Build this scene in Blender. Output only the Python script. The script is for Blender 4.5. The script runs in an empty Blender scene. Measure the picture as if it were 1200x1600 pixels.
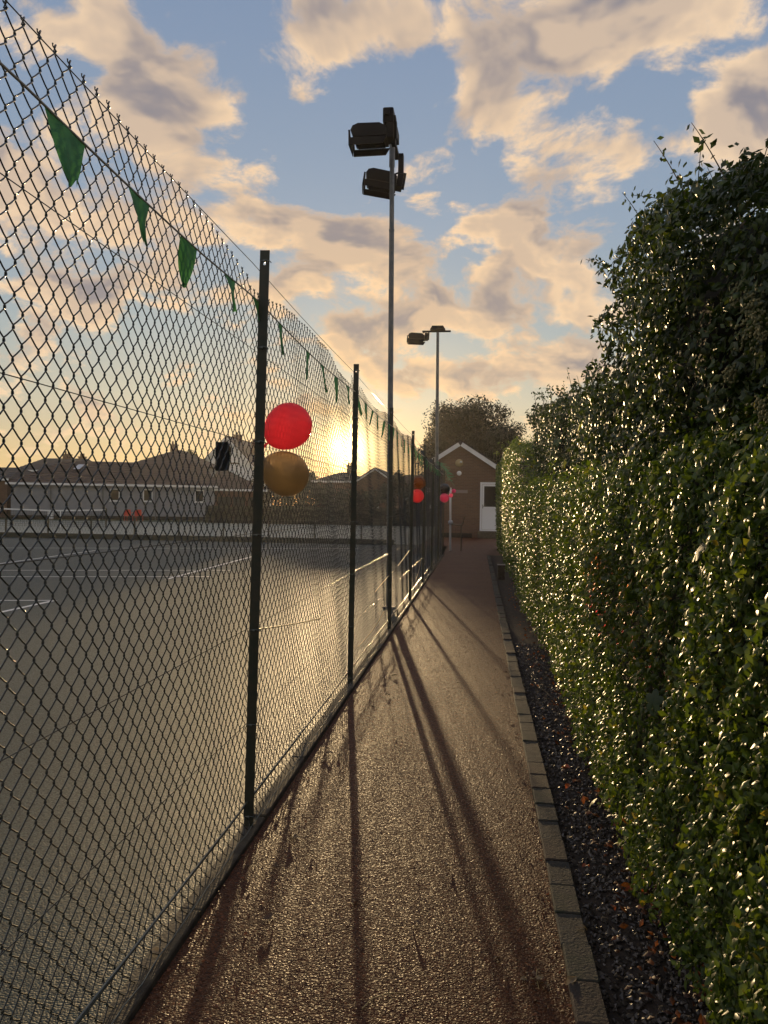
import bpy, math, random
import numpy as np
from mathutils import Vector, Matrix
R = math.radians
random.seed(7); rng = np.random.default_rng(7)
S = bpy.context.scene
COL = S.collection

# ------------------------------------------------------------------ camera
F, CX, CY, CH = 1230.0, 600.0, 800.0, 1.55
roll = R(0.8)
Yc = np.array([146.0, 10.0, F]); Yc /= np.linalg.norm(Yc)
Zc = np.array([math.sin(roll), math.cos(roll), -(146*math.sin(roll)+10*math.cos(roll))/F]); Zc /= np.linalg.norm(Zc)
def cr(a, b): return np.cross(a, b)
# camera coords (right, up, forward) are left handed in (r,u,f); flip forward for blender
fl = np.array([1, 1, -1.0])
Yb, Zb = Yc*fl, Zc*fl
Xb = cr(Yb, Zb)
M3 = np.array([Xb, Yb, Zb])            # rows: world axes in camera space -> cam->world rotation
cam_d = bpy.data.cameras.new('camera'); cam = bpy.data.objects.new('camera', cam_d); COL.objects.link(cam)
cam.matrix_world = Matrix.Translation((0, 0, CH)) @ Matrix([list(r) for r in M3]).to_4x4()
cam_d.sensor_fit = 'VERTICAL'; cam_d.sensor_height = 36; cam_d.lens = 36*F/1600; cam_d.clip_start = .05; cam_d.clip_end = 3000
S.camera = cam
def ray(px, py):
    c = np.array([px-CX, CY-py, -F]); return M3 @ c
def PX(px, py, Y):
    """the place seen at (px, py) that lies Y metres down the path"""
    d = ray(px, py); t = Y/d[1]; return np.array([0, 0, CH]) + d*t
def GX(px, py, z=0.0):
    d = ray(px, py); t = (z-CH)/d[2]; return np.array([0, 0, CH]) + d*t
def azel(px, py):
    d = ray(px, py); d = d/np.linalg.norm(d); return math.degrees(math.atan2(d[0], d[1])), math.degrees(math.asin(d[2]))

# ------------------------------------------------------------------ sun, sky, exposure
SUN_AZ, SUN_EL = azel(543, 703)
sd = ray(543, 703); sd = sd/np.linalg.norm(sd)
EXPOSURE = 0.0
SUN_STRENGTH = 5.0
SKY_STRENGTH = 0.10
HAZE = 0.0003
S.view_settings.view_transform = 'Standard'; S.view_settings.look = 'None'
S.view_settings.exposure = EXPOSURE; S.view_settings.gamma = 1; S.view_settings.use_curve_mapping = False
S.render.engine = 'CYCLES'
S.cycles.use_denoising = True
S.cycles.volume_bounces = 0; S.cycles.max_bounces = 6; S.cycles.transparent_max_bounces = 8
S.cycles.diffuse_bounces = 3; S.cycles.glossy_bounces = 3; S.cycles.sample_clamp_indirect = 4
sl = bpy.data.lights.new('sun', 'SUN'); sl.energy = SUN_STRENGTH; sl.angle = R(.8); sl.color = (1, .70, .36)
so = bpy.data.objects.new('sun', sl); COL.objects.link(so)
so.rotation_mode = 'QUATERNION'; so.rotation_quaternion = Vector((0, 0, 1)).rotation_difference(Vector(sd))
so.location = (-8, 40, 20)

W = bpy.data.worlds.new('World'); S.world = W; W.use_nodes = True
wt = W.node_tree; wt.nodes.clear()
class N:
    def __init__(s, t): s.t = t
    def n(s, ty, **k):
        o = s.t.nodes.new(ty)
        for a, v in k.items(): setattr(o, a, v)
        return o
    def l(s, a, b): s.t.links.new(a, b)
    def put(s, sock, v):
        if isinstance(v, (int, float)): sock.default_value = v
        elif isinstance(v, tuple): sock.default_value = v if len(v) == len(sock.default_value) else (*v, 1)
        else: s.l(v, sock)
    def m(s, op, a, b=None, c=None, clamp=False):
        o = s.n('ShaderNodeMath', operation=op, use_clamp=clamp)
        s.put(o.inputs[0], a)
        if b is not None: s.put(o.inputs[1], b)
        if c is not None: s.put(o.inputs[2], c)
        return o.outputs[0]
    def vm(s, op, a, b=None, out=0):
        o = s.n('ShaderNodeVectorMath', operation=op); s.put(o.inputs[0], a)
        if b is not None: s.put(o.inputs[1], b)
        return o.outputs[out]
    def mix(s, f, a, b, mode='MIX'):
        o = s.n('ShaderNodeMix', data_type='RGBA', blend_type=mode)
        s.put(o.inputs[0], f); s.put(o.inputs[6], a); s.put(o.inputs[7], b); return o.outputs[2]
    def noise(s, v, scale, detail=4, rough=.5, dist=0, lac=2):
        o = s.n('ShaderNodeTexNoise'); s.put(o.inputs['Scale'], scale); o.inputs['Detail'].default_value = detail
        o.inputs['Roughness'].default_value = rough; o.inputs['Distortion'].default_value = dist; o.inputs['Lacunarity'].default_value = lac
        if v is not None: s.l(v, o.inputs['Vector'])
        return o.outputs[0]
    def ss(s, v, lo, hi, a=0, b=1):
        o = s.n('ShaderNodeMapRange', interpolation_type='SMOOTHSTEP'); s.put(o.inputs[0], v)
        o.inputs[1].default_value = lo; o.inputs[2].default_value = hi; o.inputs[3].default_value = a; o.inputs[4].default_value = b
        return o.outputs[0]
    def ramp(s, v, stops):
        o = s.n('ShaderNodeValToRGB'); e = o.color_ramp.elements
        while len(e) < len(stops): e.new(.5)
        for q, (p, c) in zip(e, stops): q.position = p; q.color = (*c, 1)
        s.put(o.inputs[0], v); return o.outputs[0]
w = N(wt)
out = w.n('ShaderNodeOutputWorld'); bg = w.n('ShaderNodeBackground'); w.l(bg.outputs[0], out.inputs[0])
bg.inputs[1].default_value = SKY_STRENGTH
sky = w.n('ShaderNodeTexSky', sky_type='NISHITA'); sky.sun_disc = False
sky.sun_elevation = R(SUN_EL); sky.sun_rotation = R(SUN_AZ); sky.air_density = 1.0; sky.dust_density = .6; sky.ozone_density = 2.0
tc = w.n('ShaderNodeTexCoord'); D = tc.outputs['Generated']
sep = w.n('ShaderNodeSeparateXYZ'); w.l(D, sep.inputs[0]); dx, dy, dz = sep.outputs
el = w.m('MULTIPLY', w.m('ARCSINE', dz), 57.2958)
az = w.m('MULTIPLY', w.m('ARCTAN2', dx, dy), 57.2958)
sdot = w.vm('DOT_PRODUCT', D, tuple(float(v) for v in sd), out=1)
sang = w.m('MULTIPLY', w.m('ARCCOSINE', w.m('MINIMUM', sdot, .999999)), 57.2958)
# clear sky: physical sky lifted with the blue-to-cream of the evening air, by elevation only
base = w.ramp(w.m('DIVIDE', w.m('MAXIMUM', el, 0), 60), [(0, (7.6, 5.0, 2.3)), (.05, (7.2, 5.3, 2.9)), (.12, (6.0, 5.6, 4.4)), (.2, (4.3, 4.9, 5.0)), (.32, (3.4, 4.3, 5.5)), (.5, (2.8, 3.7, 5.3)), (1, (1.2, 2.1, 4.4))])
for e_ in (wt.nodes[-1].color_ramp.elements if False else []): pass
clear = w.mix(.25, base, sky.outputs[0])
# clouds
zz = w.m('ADD', w.m('MAXIMUM', dz, 0), .42)
cmb = w.n('ShaderNodeCombineXYZ'); w.l(w.m('DIVIDE', dx, zz), cmb.inputs[0]); w.l(w.m('DIVIDE', dy, zz), cmb.inputs[1])
P = cmb.outputs[0]
warp = w.n('ShaderNodeTexNoise'); warp.inputs['Scale'].default_value = 2.2; warp.inputs['Detail'].default_value = 3; w.l(P, warp.inputs['Vector'])
P2 = w.vm('ADD', P, w.vm('MULTIPLY', w.vm('SUBTRACT', warp.outputs['Color'], (.5, .5, .5)), (.22, .22, .22)))
n1 = w.noise(P2, 6.2, 11, .60); n1s = w.noise(P2, 6.2, 4, .52)
n2 = w.noise(w.vm('ADD', P2, tuple(float(v) for v in (-sd[0]*-.10-.01, .05, 0))), 6.2, 4, .52)
big = w.noise(P, .9, 2, .5)
CL = [  # px, py, half width px, half height px, strength, tilt
 (235, 110, 120, 110, .34), (150, 60, 90, 60, .2), (260, 200, 60, 60, .2), (90, 330, 130, 90, .2),
 (560, 30, 200, 55, .32), (800, 50, 170, 85, .36), (1010, 50, 170, 60, .34), (760, 170, 40, 60, .2),
 (1140, 200, 115, 95, .5), (1180, 140, 60, 50, .3), (1020, 350, 60, 40, .18), (860, 265, 75, 50, .28), (960, 225, 40, 35, .18), (930, 350, 70, 30, .22),
 (390, 320, 85, 55, .32), (520, 370, 130, 60, .32), (650, 400, 120, 60, .26), (800, 440, 110, 55, .36), (770, 370, 55, 40, .2),
 (500, 460, 90, 40, .2), (560, 505, 70, 30, .3), (660, 500, 60, 30, .26), (640, 570, 90, 22, .2), (850, 570, 90, 20, .2), (910, 500, 80, 50, .22), (900, 560, 110, 30, .24), (700, 590, 110, 20, .2), (460, 148, 28, 14, .22), (382, 150, 14, 16, .2),
 (60, 500, 90, 40, .26), (300, 420, 120, 50, .22), (180, 440, 80, 40, .2), (30, 350, 90, 70, .2), (780, 600, 140, 20, .16)]
HOLES = [(560, 230, 150, 70, .34), (960, 160, 60, 22, .12), (960, 440, 50, 40, .18), (740, 290, 60, 40, .22), (370, 90, 30, 70, .22), (60, 130, 60, 30, .15), (640, 130, 80, 35, .2), (480, 240, 110, 40, .22), (300, 20, 60, 30, .22), (1060, 280, 30, 30, .1)]
bl = None
for sgn, lst in ((1, CL), (-1, HOLES)):
    for (px, py, hw, hh, st) in lst:
        a0, e0 = azel(px, py); a1, _ = azel(px+hw, py); _, e1 = azel(px, py-hh)
        u = w.m('DIVIDE', w.m('SUBTRACT', az, a0), abs(a1-a0)); v = w.m('DIVIDE', w.m('SUBTRACT', el, e0), abs(e1-e0))
        q = w.m('ADD', w.m('MULTIPLY', u, u), w.m('MULTIPLY', v, v))
        g = w.m('MULTIPLY', w.m('EXPONENT', w.m('MULTIPLY', q, -.8)), sgn*st)
        bl = g if bl is None else w.m('ADD', bl, g)
gen = w.m('MULTIPLY', w.m('SUBTRACT', big, .5), .5)
far_out = w.ss(w.m('ABSOLUTE', az), 26, 45)
el_out = w.ss(el, 36, 48)
outv = w.m('MAXIMUM', far_out, el_out)
cover = w.m('ADD', bl, w.m('MULTIPLY', gen, outv))
cover = w.m('ADD', cover, w.m('MULTIPLY', outv, .10))
dens = w.m('ADD', w.m('MULTIPLY', w.m('SUBTRACT', n1, .5), 2.7), w.m('SUBTRACT', cover, .125))
dens2 = w.m('ADD', w.m('MULTIPLY', w.m('SUBTRACT', n2, .5), 2.7), w.m('SUBTRACT', cover, .125))
densS = w.m('ADD', w.m('MULTIPLY', w.m('SUBTRACT', w.m('ADD', w.m('MULTIPLY', n1s, .7), w.m('MULTIPLY', n1, .3)), .5), 2.7), w.m('SUBTRACT', cover, .125))
alpha = w.m('MULTIPLY', w.ss(dens, -.10, .22), w.ss(el, 0.5, 6))
thick = w.ss(densS, -.06, .50)
lit = w.ss(w.m('SUBTRACT', densS, dens2), -.18, .24)
near = w.m('EXPONENT', w.m('MULTIPLY', sang, -.055))
cream = w.mix(near, (9.5, 7.2, 4.9), (11, 6.7, 3.0))
grey = w.mix(near, (2.5, 2.4, 2.75), (4.0, 3.1, 2.6))
k = w.m('ADD', w.m('MULTIPLY', lit, .55), w.m('MULTIPLY', w.m('SUBTRACT', 1, thick), .60), clamp=True)
ccol = w.mix(k, grey, cream)
skyc = w.mix(w.m('MULTIPLY', alpha, .93), clear, ccol)
# aureole round the sun
au = w.m('ADD', w.m('MULTIPLY', w.m('EXPONENT', w.m('MULTIPLY', w.m('MULTIPLY', sang, sang), -.45)), 70),
         w.m('ADD', w.m('MULTIPLY', w.m('EXPONENT', w.m('MULTIPLY', sang, -.65)), 8), w.m('MULTIPLY', w.m('EXPONENT', w.m('MULTIPLY', sang, -.14)), 1.1)))
auc = w.mix(1.0, (1, .72, .30), w.n('ShaderNodeCombineColor').outputs[0], 'MULTIPLY')
cc = auc.node.inputs[7].links[0].from_node
for i in range(3): w.l(au, cc.inputs[i])
skyc = w.mix(1.0, skyc, auc, 'ADD')
w.l(skyc, bg.inputs[0])
W.cycles.sampling_method = 'MANUAL'; W.cycles.sample_map_resolution = 512

# ------------------------------------------------------------------ helpers
def link(o, parent=None):
    COL.objects.link(o)
    if parent is not None: o.parent = parent
    return o
def props(o, label=None, cat=None, group=None, kind=None):
    if label: o['label'] = label
    if cat: o['category'] = cat
    if group: o['group'] = group
    if kind: o['kind'] = kind
    return o
def thing(name, label, cat, loc=(0, 0, 0), rz=0, group=None):
    o = bpy.data.objects.new(name, None); link(o); o.location = [float(v) for v in loc]; o.rotation_euler = (0, 0, rz)
    o.empty_display_size = .1
    return props(o, label, cat, group)
def np_mesh(name, V, faces_n, idx, mats, smooth=False, attr=None, mi=None):
    me = bpy.data.meshes.new(name); V = np.asarray(V, np.float32); idx = np.asarray(idx, np.int32).ravel()
    nf = len(idx)//faces_n
    me.vertices.add(len(V)); me.vertices.foreach_set('co', V.ravel())
    me.loops.add(len(idx)); me.loops.foreach_set('vertex_index', idx)
    me.polygons.add(nf); me.polygons.foreach_set('loop_start', np.arange(0, len(idx), faces_n, dtype=np.int32))
    for m in (mats if isinstance(mats, list) else [mats]): me.materials.append(m)
    if mi is not None: me.polygons.foreach_set('material_index', np.asarray(mi, np.int32))
    me.polygons.foreach_set('use_smooth', np.full(nf, smooth))
    if attr is not None:
        a = me.attributes.new('rnd', 'FLOAT', 'POINT'); a.data.foreach_set('value', np.asarray(attr, np.float32))
    me.update(calc_edges=True); return me
class MB:
    def __init__(s): s.v = []; s.f = []; s.mi = []; s.sm = []
    def add(s, vs, fs, mi=0, sm=False):
        b = len(s.v); s.v += [tuple(float(c) for c in v) for v in vs]; s.f += [tuple(b+i for i in f) for f in fs]
        s.mi += [mi]*len(fs); s.sm += [sm]*len(fs); return s
    def box(s, a, b, mi=0, ch=0.0):
        (x0, y0, z0), (x1, y1, z1) = a, b
        x0, x1 = min(x0, x1), max(x0, x1); y0, y1 = min(y0, y1), max(y0, y1); z0, z1 = min(z0, z1), max(z0, z1)
        if ch <= 0:
            v = [(x, y, z) for z in (z0, z1) for y in (y0, y1) for x in (x0, x1)]
            return s.add(v, [(0, 2, 3, 1), (4, 5, 7, 6), (0, 1, 5, 4), (2, 6, 7, 3), (0, 4, 6, 2), (1, 3, 7, 5)], mi)
        c = ch; P = [(x0+c, y0), (x1-c, y0), (x1, y0+c), (x1, y1-c), (x1-c, y1), (x0+c, y1), (x0, y1-c), (x0, y0+c)]
        I = [(x0+2*c, y0+c), (x1-2*c, y0+c), (x1-c, y0+2*c), (x1-c, y1-2*c), (x1-2*c, y1-c), (x0+2*c, y1-c), (x0+c, y1-2*c), (x0+c, y0+2*c)]
        v = [(*p, z0) for p in P]+[(*p, z1-c) for p in P]+[(*p, z1) for p in I]
        f = [tuple(range(7, -1, -1)), tuple(range(16, 24))]
        for i in range(8):
            j = (i+1) % 8; f += [(i, j, 8+j, 8+i), (8+i, 8+j, 16+j, 16+i)]
        return s.add(v, f, mi)
    def tube(s, pts, r, n=6, mi=0, caps=True, sm=True):
        pts = [Vector([float(c) for c in p]) for p in pts]; rr = r if hasattr(r, '__len__') else [r]*len(pts)
        vs = []; fs = []; up = Vector((0, 0, 1))
        for i, p in enumerate(pts):
            t = (pts[min(i+1, len(pts)-1)]-pts[max(i-1, 0)]).normalized()
            a = t.cross(up)
            if a.length < .2: a = t.cross(Vector((1, 0, 0)))
            a.normalize(); b = t.cross(a)
            for k_ in range(n):
                th = 2*math.pi*k_/n; vs.append(p+(a*math.cos(th)+b*math.sin(th))*rr[i])
        for i in range(len(pts)-1):
            for k_ in range(n):
                q = (k_+1) % n; fs.append((i*n+k_, i*n+q, (i+1)*n+q, (i+1)*n+k_))
        s.add(vs, fs, mi, sm)
        if caps:
            e = (len(pts)-1)*n
            s.add([vs[k_] for k_ in range(n)], [tuple(range(n-1, -1, -1))], mi); s.add([vs[e+k_] for k_ in range(n)], [tuple(range(n))], mi)
        return s
    def prism(s, poly, axis, a, b, mi=0):
        """polygon in the other two axes (x,z for axis y) pulled from a to b"""
        def mk(p, t): return (p[0], t, p[1]) if axis == 'y' else ((t, p[0], p[1]) if axis == 'x' else (p[0], p[1], t))
        n = len(poly); v = [mk(p, a) for p in poly]+[mk(p, b) for p in poly]
        f = [tuple(range(n)), tuple(range(2*n-1, n-1, -1))]+[(i, n+i, n+(i+1) % n, (i+1) % n) for i in range(n)]
        return s.add(v, f, mi)
    def lathe(s, prof, n=16, mi=0, axis=(0, 0, 1), at=(0, 0, 0), sm=True):
        q = Vector((0, 0, 1)).rotation_difference(Vector(axis).normalized()); at = Vector([float(c) for c in at]); vs = []; fs = []
        for (r, z) in prof:
            for k_ in range(n):
                th = 2*math.pi*k_/n; vs.append(at+q @ Vector((r*math.cos(th), r*math.sin(th), z)))
        for i in range(len(prof)-1):
            for k_ in range(n):
                k2 = (k_+1) % n; fs.append((i*n+k_, i*n+k2, (i+1)*n+k2, (i+1)*n+k_))
        return s.add(vs, fs, mi, sm)
    def blob(s, c, r, n=5, m_=8, jit=.12, mi=0):
        pr = [(max(1e-4, math.sin(math.pi*i/n))*1.0, -math.cos(math.pi*i/n)) for i in range(n+1)]
        b = MB().lathe(pr, m_); rr = r if hasattr(r, '__len__') else (r, r, r)
        vs = []
        for v in b.v:
            j = 1+random.uniform(-jit, jit); vs.append([c[i]+v[i]*rr[i]*j for i in range(3)])
        return s.add(vs, b.f, mi, True)
    def mesh(s, name, mats):
        me = bpy.data.meshes.new(name); me.from_pydata(s.v, [], s.f)
        for m in (mats if isinstance(mats, list) else [mats]): me.materials.append(m)
        me.polygons.foreach_set('material_index', s.mi); me.polygons.foreach_set('use_smooth', s.sm); me.update()
        return me
    def build(s, name, mats, parent=None, **pr):
        return props(link(bpy.data.objects.new(name, s.mesh(name, mats)), parent), **pr)
def place(name, me, parent=None, loc=(0, 0, 0), rot=None, **pr):
    o = bpy.data.objects.new(name, me); link(o, parent); o.location = [float(v) for v in loc]
    if rot is not None: o.rotation_euler = rot
    return props(o, **pr)
def copy_tree(o, parent=None):
    c = o.copy(); link(c)
    if parent is not None: c.parent = parent
    for ch in [x for x in o.children]: copy_tree(ch, c)
    return c

# ------------------------------------------------------------------ materials
def mat(name, col, rough=.7, var=0, vscale=8, col2=None, bump=0, bscale=60, metal=0, spec=.5, transl=0, attr=False, emis=None, coords='Object', detail=4):
    m = bpy.data.materials.new(name); m.use_nodes = True; t = m.node_tree; t.nodes.clear(); q = N(t)
    o = q.n('ShaderNodeOutputMaterial'); b = q.n('ShaderNodeBsdfPrincipled')
    b.inputs['Roughness'].default_value = rough; b.inputs['Metallic'].default_value = metal; b.inputs['Specular IOR Level'].default_value = spec
    tcn = q.n('ShaderNodeTexCoord').outputs[coords]
    c = (*col, 1)
    if attr:
        at = q.n('ShaderNodeAttribute'); at.attribute_name = 'rnd'
        c = q.ramp(at.outputs['Fac'], attr)
    elif col2:
        c = q.mix(q.ss(q.noise(tcn, vscale, detail, .6), .35, .65), (*col, 1), (*col2, 1))
    if isinstance(c, tuple): b.inputs['Base Color'].default_value = c
    else: q.l(c, b.inputs['Base Color'])
    if bump:
        bn = q.n('ShaderNodeBump'); bn.inputs['Strength'].default_value = bump; bn.inputs['Distance'].default_value = .01
        q.l(q.noise(tcn, bscale, 3, .6), bn.inputs['Height']); q.l(bn.outputs[0], b.inputs['Normal'])
    sh = b.outputs[0]
    if transl:
        tr = q.n('ShaderNodeBsdfTranslucent')
        if isinstance(c, tuple): tr.inputs[0].default_value = (min(1, c[0]*1.3), min(1, c[1]*1.3), c[2]*.9, 1)
        else: q.l(q.mix(1.0, c, (2.2, 2.0, .9, 1), 'MULTIPLY'), tr.inputs[0])
        mx = q.n('ShaderNodeMixShader'); mx.inputs[0].default_value = transl
        q.l(sh, mx.inputs[1]); q.l(tr.outputs[0], mx.inputs[2]); sh = mx.outputs[0]
    q.l(sh, o.inputs[0]); return m
def brick_mat(name, c1, c2, mortar, bw=.225, bh=.075):
    m = bpy.data.materials.new(name); m.use_nodes = True; t = m.node_tree; t.nodes.clear(); q = N(t)
    o = q.n('ShaderNodeOutputMaterial'); b = q.n('ShaderNodeBsdfPrincipled'); b.inputs['Roughness'].default_value = .85
    tcn = q.n('ShaderNodeTexCoord').outputs['Object']; sp = q.n('ShaderNodeSeparateXYZ'); q.l(tcn, sp.inputs[0])
    cb = q.n('ShaderNodeCombineXYZ'); q.l(q.m('ADD', sp.outputs[0], sp.outputs[1]), cb.inputs[0]); q.l(sp.outputs[2], cb.inputs[1])
    br = q.n('ShaderNodeTexBrick'); q.l(cb.outputs[0], br.inputs[0]); br.inputs['Color1'].default_value = (*c1, 1); br.inputs['Color2'].default_value = (*c2, 1); br.inputs['Mortar'].default_value = (*mortar, 1)
    br.inputs['Scale'].default_value = 1; br.inputs['Mortar Size'].default_value = .006; br.inputs['Brick Width'].default_value = bw; br.inputs['Row Height'].default_value = bh
    q.l(br.outputs[0], b.inputs['Base Color']); bn = q.n('ShaderNodeBump'); bn.inputs['Strength'].default_value = .5; bn.inputs['Distance'].default_value = .01
    q.l(q.m('SUBTRACT', 1, br.outputs[1]), bn.inputs['Height']); q.l(bn.outputs[0], b.inputs['Normal']); q.l(b.outputs[0], o.inputs[0]); return m
def tarmac(name, ca, cb, cell, bumpd, rough, spec=.5, patch=.8, gl=0.0):
    m = bpy.data.materials.new(name); m.use_nodes = True; t = m.node_tree; t.nodes.clear(); q = N(t)
    o = q.n('ShaderNodeOutputMaterial'); b = q.n('ShaderNodeBsdfPrincipled')
    co = q.n('ShaderNodeTexCoord').outputs['Object']
    vo = q.n('ShaderNodeTexVoronoi'); vo.inputs['Scale'].default_value = cell; q.l(co, vo.inputs['Vector'])
    vs = q.n('ShaderNodeTexVoronoi'); vs.inputs['Scale'].default_value = cell*.47; q.l(co, vs.inputs['Vector'])
    sepc = q.n('ShaderNodeSeparateColor'); q.l(vo.outputs['Color'], sepc.inputs[0])
    pt = q.ss(q.noise(co, patch, 5, .6), .3, .7)
    c = q.mix(pt, (*ca, 1), (*cb, 1)); c = q.mix(q.m('MULTIPLY', sepc.outputs[0], .85), c, q.mix(1.0, c, (.22, .20, .18, 1), 'MULTIPLY'))
    c = q.mix(q.ss(sepc.outputs[1], .86, .95, 0, .45), c, q.mix(1.0, c, (2.6, 2.3, 1.9, 1), 'MULTIPLY'))
    q.l(c, b.inputs['Base Color'])
    q.l(q.m('ADD', rough, q.m('MULTIPLY', q.m('SUBTRACT', sepc.outputs[2], .5), .3)), b.inputs['Roughness'])
    b.inputs['Specular IOR Level'].default_value = spec
    h = q.m('ADD', q.m('MULTIPLY', vo.outputs['Distance'], -1.0), q.m('MULTIPLY', vs.outputs['Distance'], -.5))
    h = q.m('ADD', h, q.m('MULTIPLY', q.noise(co, 60, 2, .5), .25))
    bn = q.n('ShaderNodeBump'); bn.inputs['Strength'].default_value = 1; bn.inputs['Distance'].default_value = bumpd
    q.l(h, bn.inputs['Height']); q.l(bn.outputs[0], b.inputs['Normal']); q.l(b.outputs[0], o.inputs[0]); return m

m_path = tarmac('red_brown_macadam', (.112, .040, .018), (.150, .064, .028), 120, .0028, .60, .17, 1.3)
m_court = tarmac('green_grey_macadam', (.036, .058, .054), (.050, .076, .070), 130, .0022, .62, .26, .35)
m_court2 = tarmac('pale_skylit_macadam', (.18, .22, .18), (.22, .26, .21), 90, .001, .5, .5, .3)  # pale far court, lightened further for sky light lost in house shade
m_earth = mat('dark_soil', (.03, .022, .015), .95, col2=(.055, .04, .028), vscale=14, bump=.6, bscale=50)
m_grass = mat('rough_grass', (.04, .06, .02), .95, col2=(.06, .07, .03), vscale=3)
m_line = mat('white_line_paint', (.8, .8, .77), .6, col2=(.6, .6, .56), vscale=25)
m_pvc = mat('green_black_plastic_coated_wire', (.012, .02, .015), .17, spec=.9)
m_wire = mat('bright_line_wire', (.10, .12, .11), .25, spec=.9)
m_post = mat('dark_green_post_paint', (.022, .03, .02), .5, col2=(.04, .038, .024), vscale=18, bump=.2, bscale=40)
m_pole = mat('galvanised_pole', (.10, .115, .13), .45, metal=.4, col2=(.14, .15, .165), vscale=9)
m_black = mat('black_lamp_metal', (.005, .006, .008), .6, spec=.25)
m_glass = mat('dark_lamp_glass', (.02, .022, .025), .12)
m_edge = mat('weathered_timber_edging', (.10, .085, .055), .85, col2=(.055, .045, .032), vscale=16, bump=.5, bscale=70)
m_kerb = [mat('grey_kerb_brick', (.06, .056, .045), .85, col2=(.036, .034, .027), vscale=22, bump=.5, bscale=90),
          mat('mossy_kerb_brick', (.042, .047, .03), .85, col2=(.058, .052, .04), vscale=17, bump=.5, bscale=90),
          mat('brown_kerb_brick', (.066, .048, .036), .85, col2=(.04, .034, .026), vscale=20, bump=.5, bscale=90)]
m_stone = mat('wet_gravel', (.1, .09, .08), .4, attr=[(0, (.03, .025, .02)), (.5, (.10, .085, .07)), (.85, (.2, .18, .16)), (1, (.38, .35, .32))])
m_litter = mat('fallen_leaf', (.1, .05, .02), .55, attr=[(0, (.05, .02, .01)), (.4, (.14, .055, .02)), (.75, (.30, .10, .03)), (1, (.34, .22, .06))], transl=.25)
m_privet = mat('glossy_privet_leaf', (.05, .08, .02), .36, attr=[(0, (.032, .058, .010)), (.5, (.070, .120, .018)), (.85, (.13, .18, .026)), (.97, (.19, .21, .035)), (1, (.26, .20, .03))], transl=.38, spec=.45)
m_haw = mat('dark_hawthorn_leaf', (.03, .05, .02), .44, attr=[(0, (.016, .032, .008)), (.5, (.036, .064, .014)), (.9, (.070, .105, .022)), (1, (.12, .13, .03))], transl=.2)
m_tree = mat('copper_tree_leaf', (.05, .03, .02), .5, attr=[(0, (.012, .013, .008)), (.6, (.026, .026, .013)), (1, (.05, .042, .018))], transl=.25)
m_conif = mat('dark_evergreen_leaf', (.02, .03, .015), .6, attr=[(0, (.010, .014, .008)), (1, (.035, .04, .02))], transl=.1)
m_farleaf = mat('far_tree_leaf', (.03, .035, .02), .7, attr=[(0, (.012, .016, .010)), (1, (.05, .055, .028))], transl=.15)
m_core = mat('hedge_inner_dark', (.012, .011, .007), .95, col2=(.02, .02, .012), vscale=30)  # near black, the shade inside the hedges put into colour
m_bark = mat('grey_brown_bark', (.06, .045, .03), .9, col2=(.09, .07, .05), vscale=25, bump=.5, bscale=60)
m_flag = mat('green_bunting_cloth', (.05, .19, .10), .8, col2=(.035, .14, .07), vscale=20, transl=.3)
m_cord = mat('pale_cord', (.34, .33, .30), .7)
m_straw = mat('straw_strand', (.42, .32, .14), .5)
m_brick = brick_mat('brown_brick', (.16, .085, .05), (.11, .06, .038), (.16, .13, .10))
m_upvc = mat('white_upvc', (.74, .75, .76), .35)
m_white = mat('white_paint', (.82, .83, .84), .5, col2=(.74, .75, .75), vscale=3)
m_render = mat('grey_render', (.26, .275, .30), .9, col2=(.23, .24, .26), vscale=2)
m_tile = mat('brown_roof_tile', (.085, .058, .045), .8, col2=(.06, .045, .038), vscale=3)
m_tile2 = mat('slate_grey_roof_tile', (.06, .055, .055), .75, col2=(.045, .042, .042), vscale=3)
m_win = mat('dark_window_glass', (.012, .014, .018), .12, spec=.3)
m_red = mat('red_plastic', (.6, .05, .025), .35)
m_net = mat('dark_net', (.015, .018, .015), .8)
m_tim = mat('red_brown_timber', (.11, .05, .03), .8, col2=(.08, .04, .025), vscale=12, bump=.3)
m_brass = mat('tarnished_brass', (.42, .33, .18), .4, metal=.5)
def latex(name, col, tl, rough=.22):
    m = mat(name, col, rough, transl=tl, spec=.5); q = N(m.node_tree); o = [n for n in m.node_tree.nodes if n.type == 'OUTPUT_MATERIAL'][0]
    sh = o.inputs[0].links[0].from_socket; tp = q.n('ShaderNodeBsdfTransparent'); k_ = max(col); tp.inputs[0].default_value = (*[min(1, (c/k_)*.9) if tl > .3 else c for c in col], 1)
    mx = q.n('ShaderNodeMixShader'); mx.inputs[0].default_value = .42 if tl > .3 else .05; q.l(sh, mx.inputs[1]); q.l(tp.outputs[0], mx.inputs[2]); q.l(mx.outputs[0], o.inputs[0]); return m
m_bred = latex('red_latex', (.84, .16, .23), .66, .12); m_bgold = latex('gold_latex', (.20, .165, .125), .5, .3)
m_bbrown = latex('brown_gold_latex', (.22, .12, .06), .4); m_bblack = latex('black_latex', (.02, .02, .02), .05); m_bpink = latex('pink_latex', (.78, .20, .42), .55)

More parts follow.
